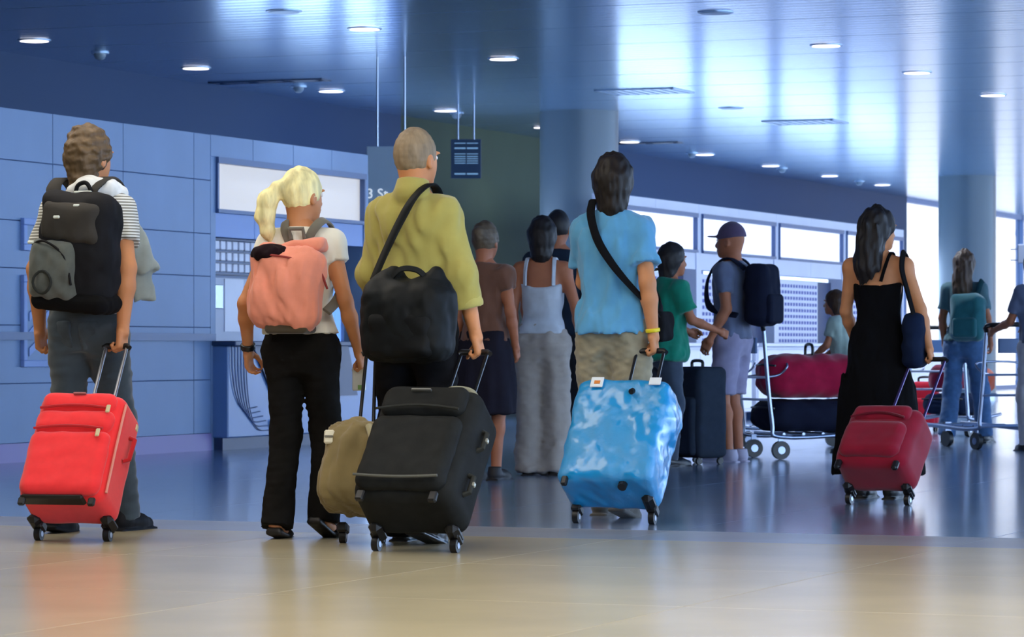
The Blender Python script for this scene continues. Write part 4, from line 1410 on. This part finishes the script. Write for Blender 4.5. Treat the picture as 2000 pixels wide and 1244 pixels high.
BLK = cloth('black_case_fabric', '#1d1e1d', var=.2, vscale=20, rough=.8)
BLK2 = cloth('black_case_trim', '#2e2f2c', rough=.8)
c3 = Case('suitcase', 'large black fabric suitcase with wide front pocket behind person in olive shirt', (wx(812, 13.72), 13.72), P3.grip('R'), .45, .29, .60, BLK)
c3.body(bulge=.10, rd=.06, wr=.003)
c3.pocket(-.205, .195, .06, .44, .045, .05)
c3.pocket(-.195, .185, .445, .60, .038, .05)
zip_line(c3, .443, -.19, .18, -.345, BLK2, .02); zip_line(c3, .09, -.19, .18, -.352, mat('grey_piping', '#55564f', rough=.6), -.008)
MB().box((-.06, -.345, .545), (.03, -.328, .555), .003).build('maker_plate', mat('grey_plate', '#6c6c68', rough=.4, metal=.4), c3.root)
for z in (.42, .19):
    MB().tube([(.222, -.16, z - .05), (.246, -.16, z - .04), (.246, -.16, z + .04), (.222, -.16, z + .05)], .012, 8).build('side_handle', BLK2, c3.root, smooth=.8)
    MB().box((.246, -.17, z - .008), (.262, -.15, z + .012), .003).build('side_stud', mat('stud_metal', '#a5a496', rough=.4, metal=.6), c3.root)
MB().tube(spline([(.02, -.22, .62), (.06, -.22, .65), (.13, -.215, .65), (.17, -.215, .62), (.20, -.22, .56)], 6), .013, 8).build('top_handle', mat('pale_strap', '#8d8c78', rough=.8), c3.root, smooth=.8)
for sx in (-1, 1):
    MB().box((sx * .17 - .03, -.09, .012), (sx * .17 + .032, .022, .06), .02).build('corner_guard', M_black, c3.root)
    MB().box((sx * .16 - .018, -.305, .0), (sx * .16 + .018, -.28, .05), .006).build('foot', M_black, c3.root)
c3.wheels(inset=.05)
c3.handle(mat('dark_rod', '#2a2c30', rough=.3, metal=.7), spread=.12)

# ---------------- man in the blue T-shirt
P4 = Person('person in sky blue tee and khaki shorts with black strap and yellow wristband', 1198, 16.62, 1.80, -20, 'm',
            arms={'L': [(-.185, .10, 1.16), (-.10, .27, 1.05)], 'R': [(.205, -.09, 1.15), (.228, -.07, .90)]},
            legs={'L': [(-.092, -.01, .90), (-.10, .08, .50), (-.10, .12, .085), 4, 0], 'R': [(.092, -.01, .90), (.10, .0, .49), (.10, -.15, .11), -4, 14]},
            head_yaw=10, curl=(.6, 1.05), wide=.92, shoulder=.142, h=.010, shr=.060)
P4.hair('bob', hairm('hair_dark_brown', '#170e08'))
P4.shirt(cloth('sky_blue_jersey', '#5b9cc4', var=.05), hem=.905, sleeve=.68, grow=.018, flare=.026, sr=.074, rend=.078, wr=.008, seed=14, neck=1.515)
P4.pants(cloth('khaki_cotton', '#948b72', var=.18, vscale=12), top=1.0, rt=.098, rk=.105, frac=.98, hipgrow=.006, seed=24, name='shorts', wr=.007)
P4.shoes(cloth('grey_trainer', '#55524c', rough=.7))
Wr = P4.A['R'][2]; dr = (P4.A['R'][1] - Wr); dr = dr / np.linalg.norm(dr)
F = Field(Wr - .07, Wr + .07, .005).cone(Wr + dr * .01, Wr + dr * .03, .036, .037, 0, cut=[(Wr + dr * .008, -dr), (Wr + dr * .028, dr)])
fobj('wristband', F, mat('yellow_rubber', '#e8cf17', rough=.5), P4.root)
t, off = P4.worn('sling_bag', 'small black sling bag with strap crossing the sky blue tee', 'bag', (.19, .12, .95))
strap_pts([(-.085, -.07, 1.575), (-.075, -.13, 1.50), (-.03, -.165, 1.38), (.04, -.172, 1.27), (.12, -.16, 1.17), (.195, -.08, 1.07), (.225, .05, 1.0)],
          off, 1, .042, .010, BLACKC, t, 'strap')
strap_pts([(.225, .05, 1.0), (.20, .14, 1.08), (.10, .185, 1.22), (0, .175, 1.36), (-.06, .10, 1.50), (-.085, .0, 1.575), (-.085, -.07, 1.575)],
          off, 1, .042, .010, BLACKC, t, 'strap')
F = Field((.10, .0, .84), (.32, .26, 1.06), .009).box((.215, .13, .95), (.035, .10, .075), .025, 0); F.disp(.004, .08, 3)
fobj('pouch', F, BLACKC, t, off)

def film():
    m = mat('blue_plastic_wrap', '#008ecb', rough=.45, spec=.25, var=.05, vscale=9, coat=1.0, coatrough=.07)
    nt = m.node_tree; b = nt.nodes['Principled BSDF']
    b.inputs['Coat IOR'].default_value = 1.75
    tc = nt.nodes.new('ShaderNodeTexCoord')
    def noise(sc, det, rg):
        n = nt.nodes.new('ShaderNodeTexNoise'); n.inputs['Scale'].default_value = sc; n.inputs['Detail'].default_value = det; n.inputs['Roughness'].default_value = rg
        nt.links.new(tc.outputs['Object'], n.inputs['Vector'])
        return n
    crinkle = noise(42, 6, .75)
    where = noise(5.5, 3, .6)                 # film is crumpled only here and there
    mr = nt.nodes.new('ShaderNodeMapRange')
    mr.inputs['From Min'].default_value = .46; mr.inputs['From Max'].default_value = .60
    mr.inputs['To Min'].default_value = .08; mr.inputs['To Max'].default_value = 1.0
    nt.links.new(where.outputs['Fac'], mr.inputs['Value'])
    bp = nt.nodes.new('ShaderNodeBump'); bp.inputs['Distance'].default_value = .016
    nt.links.new(mr.outputs['Result'], bp.inputs['Strength'])
    nt.links.new(crinkle.outputs['Fac'], bp.inputs['Height'])
    nt.links.new(bp.outputs['Normal'], b.inputs['Coat Normal'])
    return m
FILM = film()
c4 = Case('suitcase', 'suitcase wrapped in shiny bright blue plastic film behind person in blue tee', (wx(1200, 15.92), 15.92), P4.grip('R'), .47, .29, .61, FILM, r=.032)
w, tt, L = c4.w, c4.t, c4.L
F = Field((-w / 2 - .05, -tt - .07, 0), (w / 2 + .07, .06, L + .05), .010)
F.box((0, -tt / 2 + .012, L / 2 + .03), (w / 2, tt / 2, L / 2 - .01), .045, 0, bulge=.06)
F.cone((-.29, -.15, .33), (-.29, -.15, .40), .06, .06, .05, op='s'); F.cone((.33, -.2, .22), (.33, -.2, .30), .08, .08, .05, op='s')
F.ell((.235, -.13, .46), (.03, .10, .11), .03)
F.disp(.006, .18, 81); F.disp(.003, .06, 82)
fobj('wrapped_body', F, FILM, c4.root)
def tagbox(c, name, x, z, sx, sz, y, m):
    return MB().box((x - sx, y - .006, z - sz), (x + sx, y, z + sz), .004).build(name, m, c.root)
lb = tagbox(c4, 'sticker', -.125, .585, .032, .03, -.292, mat('sticker_white', '#dfe6ea', rough=.4))
MB().box((-.138, -.3005, .572), (-.108, -.298, .592), .001).build('orange_mark', mat('sticker_orange', '#d77a1e', rough=.5), lb)
tagbox(c4, 'sticker', .165, .595, .03, .022, -.288, mat('sticker_white', '#dfe6ea'))
tagbox(c4, 'yellow_tag', -.045, .625, .02, .018, -.12, mat('tag_yellow', '#c9d838', rough=.5))
for x, z, y in ((.06, .53, -.303), ):
    MB().cyl((x, y, z - .008), (x + .004, y + .012, z + .008), .014, n=10).build('film_hole', M_black, c4.root)
MB().cyl((.09, -.225, .018), (.09, -.215, .05), .022, n=12).build('film_hole', M_black, c4.root)
MB().box((.155, -.13, .015), (.212, .018, .075), .02).build('wheel_cutout', M_black, c4.root)
MB().box((-.20, -.282, -.004), (-.17, -.255, .045), .006).build('foot', M_black, c4.root)
c4.wheels(inset=.045)
c4.handle(mat('dark_rod', '#2a2c30', rough=.3, metal=.7), spread=.14)

# ---------------- woman in the black dress
P5 = Person('person with long dark hair in black strappy dress pulling crimson suitcase', 1716, 18.6, 1.62, -24, 'w',
            arms={'L': [(-.22, .03, 1.15), (-.20, .16, .95)], 'R': [(.275, -.03, 1.16), (.33, -.03, .93)]},
            head_yaw=-30, curl=(.5, 1.0), h=.011, shoulder=.17)
P5.hair('long', hairm('hair_black_brown', '#171110'))
k = P5.k
BLKD = cloth('black_dress_fabric', '#07070a', var=.2, rough=.95)
F = Field((-.30, -.26, .12), (.30, .26, 1.30), .011)
T = P5.torso_grow(.012, .80 * k, 1.5 * k, .004)
T = [(.14, 0, -.01, .26, .20), (.45, 0, -.01, .235, .175), (.68, 0, -.01, .20, .15)] + [q for q in T if q[0] > .78]
F.loft(T, 0); F.disp(.008, .16, 91, (1.6, 1.6, .25)); F.disp(.003, .06, 92, (1.5, 1.5, .4))
F.cut((0, 0, 1.335 * k), (0, -.25, 1))
dress = fobj('dress', F, BLKD, P5.root)
for sx in (-1, 1):
    pts = [(sx * .05, -.115, 1.33), (sx * .075, -.105, 1.42), (sx * .09, -.06, 1.495), (sx * .095, .0, 1.50), (sx * .09, .08, 1.42), (sx * .08, .115, 1.33)]
    MB().ribbon(shifted(spline(pts, 5), (0, 0, 0), k), [(p.x, p.y, max(0, (p.z - 1.4) * 8)) for p in spline(pts, 5)], .02, .01).build('shoulder_strap', BLKD, dress)
P5.shoes(mat('black_flat_shoe', '#0a0a0c', rough=.5))
t, off = P5.worn('shoulder_bag', 'dark blue shoulder bag on a black strap beside the black dress', 'bag', (.22, -.02, .78))
F = Field((.10, -.22, .64), (.38, .16, 1.08), .010).box((.225, -.03, .88), (.06, .11, .15), .05, 0, bulge=.2); F.disp(.006, .12, 5)
fobj('bag_body', F, cloth('dark_blue_canvas', '#101c34', var=.15), t, off)
strap_pts([(.235, -.10, 1.02), (.20, -.10, 1.15), (.165, -.095, 1.28), (.155, -.02, 1.375), (.165, .06, 1.30), (.20, .07, 1.12), (.235, .04, 1.02)], off, 1, .035, .012, BLACKC, t, 'bag_strap', axis=(0, 0))

CRM = cloth('crimson_case_fabric', '#8f0d28', var=.10, vscale=14, rough=.75)
c5 = Case('suitcase', 'low crimson fabric suitcase with arched front pocket behind the black dress', (wx(1716, 17.85), 17.85), P5.grip('R'), .42, .27, .43, CRM)
c5.body(bulge=.12, rd=.06)
c5.pocket(-.18, .17, .07, .31, .045, .05)
zip_line(c5, .32, -.16, .15, -.305, cloth('crimson_trim', '#6d0a1e'), .035)
c5.pocket(-.17, .16, .33, .43, .025, .035)
c5.wheels(inset=.04, m=M_black)
for sx in (-1, 1):
    MB().box((sx * .165 - .018, -.262, .0), (sx * .165 + .018, -.23, .06), .01).build('foot', M_black, c5.root)
    MB().box((sx * .17 - .028, -.09, .012), (sx * .17 + .03, .022, .055), .018).build('corner_guard', M_black, c5.root)
c5.handle(mat('violet_rod', '#4a3a6c', rough=.3, metal=.6), spread=.20)
# ================================================================== people and luggage further off
M_tube = mat('trolley_steel', '#8e98ad', rough=.3, metal=.85)
def trolley(label, px, d, yaw, group='luggage trolleys'):
    root = thing('luggage_trolley', label, 'trolley', (wx(px, d), d, 0), math.radians(yaw), group)
    for sx in (-1, 1):
        MB().tube(spline([(sx * .22, .55, .20), (sx * .26, .30, .19), (sx * .29, -.38, .17), (sx * .29, -.46, .30), (sx * .27, -.52, .98)], 5), .016, 8).build('side_frame', M_tube, root, smooth=.9)
        wh = MB().cyl((sx * .27 - .02, -.38, .07), (sx * .27 + .02, -.38, .07), .07, n=18).build('wheel', M_black, root, smooth=.6)
        MB().cyl((sx * .27 - .023, -.38, .07), (sx * .27 + .023, -.38, .07), .03, n=10).build('hub', M_tube, wh)
        MB().box((sx * .27 - .006, -.40, .07), (sx * .27 + .006, -.36, .18)).build('wheel_fork', M_tube, root)
    wh = MB().cyl((-.02, .44, .07), (.02, .44, .07), .07, n=18).build('wheel', M_black, root, smooth=.6)
    MB().box((-.03, .42, .13), (.03, .46, .21)).build('wheel_fork', M_tube, root)
    for k in range(6):
        y = -.36 + k * .165
        MB().tube([(-.29 + .012 * k, y, .19), (.29 - .012 * k, y, .19)], .012, 8).build('deck_bar', M_tube, root)
    MB().tube(spline([(-.27, -.52, .98), (-.25, -.55, 1.03), (.25, -.55, 1.03), (.27, -.52, .98)], 4), .02, 10).build('push_bar', M_black, root, smooth=.9)
    for z in (.45, .62):
        MB().tube([(-.285, -.475 - (z - .3) * .07, z), (.285, -.475 - (z - .3) * .07, z)], .010, 8).build('cross_bar', M_tube, root)
    MB().tube(spline([(-.2, -.5, .62), (-.2, -.36, .64), (-.2, -.30, .72), (.2, -.30, .72), (.2, -.36, .64), (.2, -.5, .62)], 4), .009, 8).build('basket_hoop', M_tube, root, smooth=.9)
    MB().box((-.16, -.545, .80), (.16, -.525, .92), .004).build('sign_plate', mat('trolley_plate', '#4f6f9c', rough=.5), root)
    return root
def soft_bag(name, label, cat, px, d, z, yaw, half, m, rd=.07, handles=True, group=None, wr=.008):
    root = thing(name, label, cat, (wx(px, d), d, z), math.radians(yaw), group)
    F = Field((-half[0] - .05, -half[1] - .05, -.02), (half[0] + .05, half[1] + .05, 2 * half[2] + .05), .012)
    F.box((0, 0, half[2]), half, rd, 0, bulge=.15); F.disp(wr, .16, 5 + int(px))
    F.cut((0, 0, .002), (0, 0, -1))
    fobj('body', F, m, root)
    MB().tube(spline([(-half[0] * .95, -half[1] * .99, half[2] * 1.5), (0, -half[1] * 1.12, half[2] * 1.55), (half[0] * .95, -half[1] * .99, half[2] * 1.5)], 5), .008, 6).build('zip_seam', M_black, root)
    if handles:
        MB().tube(spline([(-half[0] * .35, 0, half[2] * 1.9), (-half[0] * .3, 0, half[2] * 2 + .07), (half[0] * .3, 0, half[2] * 2 + .07), (half[0] * .35, 0, half[2] * 1.9)], 5), .012, 8).build('carry_handle', M_black, root, smooth=.8)
    return root
def upright_case(label, px, d, yaw, w, t, L, m, group=None, z=0.0):
    root = thing('suitcase', label, 'suitcase', (wx(px, d), d, z), math.radians(yaw), group)
    F = Field((-w / 2 - .03, -t / 2 - .05, .03), (w / 2 + .03, t / 2 + .05, L + .05), .012)
    F.box((0, 0, L / 2 + .045), (w / 2, t / 2, L / 2), .045, 0, bulge=.08); F.disp(.003, .2, 3)
    fobj('body', F, m, root)
    F = Field((-w / 2, -t / 2 - .07, .08), (w / 2, 0, L), .012).box((0, -t / 2 - .01, L * .42), (w * .42, .035, L * .32), .03, 0)
    fobj('front_pocket', F, m, root)
    for sx in (-1, 1):
        for sy in (-1, 1):
            MB().cyl((sx * w * .38 - .012, sy * t * .35, .024), (sx * w * .38 + .012, sy * t * .35, .024), .024, n=14).build('wheel', M_black, root)
            MB().box((sx * w * .38 - .014, sy * t * .35 - .014, .03), (sx * w * .38 + .014, sy * t * .35 + .014, .06)).build('wheel_fork', M_black, root)
    MB().tube(spline([(-.07, 0, L + .04), (-.06, 0, L + .085), (.06, 0, L + .085), (.07, 0, L + .04)], 4), .012, 8).build('top_handle', M_black, root, smooth=.8)
    return root

HB = .015
# woman in the pale strappy top
Q = Person('person seen from behind in pale strappy top and wide beige trousers', 1060, 22.0, 1.70, -12, 'w', skin=SKIN2, h=HB,
           arms={'R': [(.24, -.02, 1.15), (.26, .05, .92)]})
Q.hair('bob', hairm('hair_near_black', '#1c1818'))
k = Q.k
F = Field((-.25, -.2, .95), (.25, .2, 1.45), .013)
F.loft(Q.torso_grow(.012, .95 * k, 1.5 * k, .008), 0); F.disp(.004, .12, 8)
X, Y, Z = F.xyz()
F.f = np.maximum(F.f, (Z - (1.30 + 1.6 * X ** 2) * k).astype(np.float32)); F.cut((0, 0, .98 * k), (0, 0, -1))
topq = fobj('tank_top', F, cloth('pale_grey_cotton', '#b9c2cc'), Q.root)
for sx in (-1, 1):
    pts = spline([(sx * .10, -.125, 1.31), (sx * .10, -.11, 1.42), (sx * .095, -.05, 1.50), (sx * .095, .06, 1.46), (sx * .095, .12, 1.32)], 5)
    MB().ribbon(shifted(pts, (0, 0, 0), k), [(p.x, p.y, max(0, (p.z - 1.4) * 8)) for p in pts], .028, .012).build('shoulder_strap', cloth('pale_grey_cotton', '#b9c2cc'), topq)
Q.pants(cloth('beige_linen', '#a29a92', var=.08), top=1.05, rt=.105, rk=.095, rh=.108, hem=.02, wr=.007)
Q.shoes(mat('dark_flat_shoe', '#1c1a1c', rough=.6))
# tall one behind her
Q = Person('tall person in dark navy shirt standing behind the pale strappy top', 1090, 24.6, 1.86, -10, 'm', skin=SKIN2, h=HB)
Q.hair('crop', hairm('hair_near_black', '#1c1818'))
Q.shirt(cloth('navy_cotton', '#1d2836'), hem=.9, sleeve=.6, seed=33); Q.pants(cloth('charcoal_cotton', '#1b1d24'), seed=34); Q.shoes(M_black)
# woman in brown top and dark skirt
Q = Person('person in rust brown top and knee length dark skirt', 948, 21.2, 1.64, -25, 'w', skin=SKIN2, h=HB)
Q.hair('bun', hairm('hair_ash', '#5d5040'))
Q.shirt(cloth('rust_brown_cotton', '#6c4a3a'), hem=.96, sleeve=.4, seed=35, grow=.012, straight=False, name='top')
k = Q.k
F = Field((-.26, -.24, .4), (.26, .24, 1.0), .013)
F.loft([(.42, 0, -.01, .20, .16), (.62, 0, -.01, .20, .16), (.82 * k, 0, -.015, .19, .145), (.92 * k, 0, -.02, .185, .14), (1.03 * k, 0, 0, .15, .11)], 0); F.disp(.006, .15, 3, (1.5, 1.5, .3))
fobj('skirt', F, cloth('dark_plum_skirt', '#1e1c26'), Q.root)
Q.shoes(mat('dark_flat_shoe', '#1c1a1c'))
t, off = Q.worn('tote_bag', 'pale grey canvas tote bag on the arm of the rust brown top', 'bag', (-.24, 0, .62))
F = Field((-.34, -.2, .56), (-.16, .2, .95), .012).box((-.255, 0, .76), (.04, .15, .15), .03, 0); F.disp(.006, .12, 3)
fobj('bag_body', F, cloth('pale_canvas', '#8f97a3'), t, off)
strap_pts([(-.24, -.10, .88), (-.215, -.06, 1.08), (-.175, -.02, 1.345), (-.215, .05, 1.08), (-.24, .10, .88)], off, 1, .03, .01, cloth('pale_canvas', '#8f97a3'), t, 'bag_strap')

# woman in the teal shirt with a trolley
Q = Person('person in loose teal green shirt pushing a loaded trolley', 1298, 23.6, 1.58, -60, 'w', skin=SKIN2, h=HB,
           arms={'L': [(-.20, .10, 1.17), (-.22, .36, 1.08)], 'R': [(.20, .10, 1.17), (.22, .36, 1.08)]}, lean=.10, curl=(.9, .9))
Q.hair('bob', hairm('hair_near_black', '#1c1818'))
Q.shirt(cloth('teal_green_cotton', '#127a62', var=.15), hem=.84, sleeve=.7, grow=.03, flare=.04, sr=.075, seed=36); Q.pants(cloth('slate_cotton', '#3a4656'), seed=37); Q.shoes(M_black)
t, off = Q.worn('handbag', 'pale beige rounded handbag hung behind the teal shirt', 'bag', (.0, -.22, 1.0))
F = Field((-.18, -.36, .94), (.18, -.13, 1.36), .012).ell((0, -.245, 1.15), (.12, .085, .16), 0); F.disp(.006, .12, 3)
fobj('bag_body', F, cloth('beige_canvas', '#9a9688'), t, off)
strap_pts([(-.08, -.22, 1.25), (-.11, -.10, 1.36), (-.10, .03, 1.40), (-.10, .14, 1.30), (-.17, .13, 1.1), (-.15, -.12, 1.02)], off, 1, .03, .01, cloth('beige_canvas', '#9a9688'), t, 'bag_strap')
upright_case('tall dark slate suitcase standing in front of the teal shirt', 1362, 24.2, -60, .42, .26, .66, cloth('dark_slate_fabric', '#2a3340'))
# cap wearer in shorts
Q = Person('person in cap, dark vest and pale shorts standing in profile before white counters', 1428, 24.6, 1.76, 62, 'm', skin=SKIN2, h=HB,
           arms={'L': [(-.22, -.06, 1.14), (-.24, .06, .92)], 'R': [(.22, -.03, 1.14), (.24, .05, .92)]})
Q.hair('cap', cloth('plum_cap', '#5a4c66'))
Q.shirt(cloth('grey_blue_cotton', '#5f6880'), hem=.92, sleeve=.6, seed=38)
Q.pants(cloth('pale_lilac_cotton', '#8f8ba6'), frac=.95, rt=.105, rk=.10, name='shorts', seed=39); Q.shoes(mat('pale_trainer', '#a9a5b8', rough=.6))
t, off = Q.worn('backpack', 'dark navy backpack on the cap wearer before the white counters', 'backpack', (0, -.2, 1.0))
F = Field((-.2, -.40, .96), (.2, -.12, 1.5), .012).box((0, -.25, 1.23), (.16, .09, .23), .07, 0, bulge=.2); F.disp(.006, .14, 3)
fobj('main_compartment', F, cloth('dark_navy_fabric', '#151a2c'), t, off)
F = Field((-.2, -.45, .96), (.2, -.25, 1.3), .012).box((0, -.345, 1.13), (.12, .035, .11), .03, 0)
fobj('front_pocket', F, cloth('dark_navy_fabric', '#151a2c'), t, off)
for sx in (-1, 1):
    strap_pts([(sx * .08, -.15, 1.42), (sx * .10, -.04, 1.50), (sx * .105, .07, 1.46), (sx * .11, .145, 1.32), (sx * .15, .10, 1.14), (sx * .16, -.12, 1.08)], off, 1, .055, .015, cloth('dark_navy_fabric', '#151a2c'), t, 'shoulder_strap')

# trolley loaded with crimson and dark bags, and the person bending over it
trolley('steel luggage trolley stacked with crimson and dark bags', 1588, 25.5, -72)
soft_bag('duffel_bag', 'dark navy duffel bag at the bottom of the loaded trolley', 'bag', 1588, 25.5, .205, -72, (.24, .42, .12), cloth('dark_navy_fabric', '#151a2c'), rd=.10, handles=False)
soft_bag('duffel_bag', 'big crimson duffel bag on top of the loaded trolley', 'bag', 1580, 25.48, .46, -72, (.20, .36, .165), cloth('crimson_duffel', '#a01038', var=.15), rd=.11)
Q = Person('short person with brown hair in pale green top at the loaded trolley', 1660, 26.7, 1.30, 60, 'w', skin=SKIN2, h=HB, lean=.25,
           arms={'L': [(-.2, .12, 1.18), (-.14, .34, 1.06)], 'R': [(.2, .12, 1.18), (.14, .34, 1.06)]}, curl=(.8, .8))
Q.hair('bob', hairm('hair_brown', '#3a2719'))
Q.shirt(cloth('pale_green_cotton', '#9db0a6'), hem=.86, sleeve=.6, grow=.03, flare=.04, seed=40); Q.pants(cloth('slate_cotton', '#3a4656'), seed=41); Q.shoes(M_black)
trolley('empty steel luggage trolley parked behind the loaded one', 1530, 28.4, -80)

# small red cases past the black dress
upright_case('small red suitcase with pale strap standing beyond the black dress', 1808, 33.5, -15, .26, .20, .46, cloth('red_small_case', '#b3182c'))
tr5 = trolley('steel luggage trolley with small bags behind the jeans and teal backpack', 1870, 32.0, -30)
soft_bag('duffel_bag', 'dark blue holdall lying on the trolley near the round dark column', 'bag', 1868, 32.0, .205, -30, (.22, .36, .10), cloth('dark_blue_canvas', '#13233f'), rd=.09, handles=False)
soft_bag('duffel_bag', 'wine red bag on top of the dark blue holdall', 'bag', 1850, 31.9, .42, -30, (.15, .17, .13), cloth('wine_red_fabric', '#7a1030'), rd=.09)
soft_bag('duffel_bag', 'small orange bag beside the wine red bag', 'bag', 1920, 32.15, .42, -30, (.09, .14, .11), cloth('orange_fabric', '#b4481c'), rd=.07)
# long haired woman with teal backpack
Q = Person('person with long brown hair in jeans carrying a teal backpack', 1884, 29.5, 1.70, -24, 'w', skin=SKIN2, h=HB,
           arms={'R': [(.23, -.04, 1.15), (.22, .10, .93)]}, legs={'L': [(-.092, -.01, .90), (-.12, .0, .49), (-.15, -.08, .09), 4, 4], 'R': [(.092, -.01, .90), (.13, .08, .50), (.16, .10, .085), -4, 0]})
Q.hair('long', hairm('hair_mid_brown', '#4a3626'))
Q.shirt(cloth('grey_teal_cotton', '#4c6a70'), hem=.95, sleeve=.7, seed=42, straight=False, grow=.016); Q.pants(cloth('light_denim', '#3f5f86', var=.2), rk=.078, rh=.085, seed=43); Q.shoes(M_black)
t, off = Q.worn('backpack', 'rounded teal backpack slung on the long haired traveller', 'backpack', (.08, -.2, .95))
F = Field((-.12, -.40, .86), (.32, -.10, 1.38), .012).box((.10, -.24, 1.11), (.155, .10, .21), .08, 0, bulge=.25); F.disp(.007, .14, 3)
fobj('main_compartment', F, cloth('teal_fabric', '#245d62'), t, off)
F = Field((-.1, -.46, .86), (.28, -.25, 1.2), .012).box((.10, -.345, 1.02), (.11, .035, .09), .03, 0)
fobj('front_pocket', F, cloth('teal_fabric', '#245d62'), t, off)
for x in (.0, .15):
    strap_pts([(x, -.16, 1.28), (x + .02, -.06, 1.425), (x + .01, .05, 1.41), (x, .13, 1.28), (x + .04, .12, 1.1), (x + .06, -.10, 1.0)], off, 1, .05, .014, cloth('teal_strap', '#15363c'), t, 'shoulder_strap')
# person at the frame's edge with a trolley
Q = Person('person in grey top and pale trousers leaning on a trolley before bright glazing', 2026, 27.2, 1.62, 27, 'w', skin=SKIN2, h=HB, lean=.06,
           arms={'L': [(-.2, .12, 1.16), (-.2, .38, 1.08)], 'R': [(.2, .12, 1.16), (.2, .38, 1.08)]}, curl=(.9, .9))
Q.hair('bob', hairm('hair_brown', '#3a2719'))
Q.shirt(cloth('grey_blue_cotton', '#5f6880'), hem=.9, sleeve=.7, seed=44); Q.pants(cloth('pale_linen', '#b8b4b6'), rk=.09, rh=.10, seed=45); Q.shoes(M_black)
trolley('steel luggage trolley pushed along in front of the bright glazing', 1908, 28.05, 27)
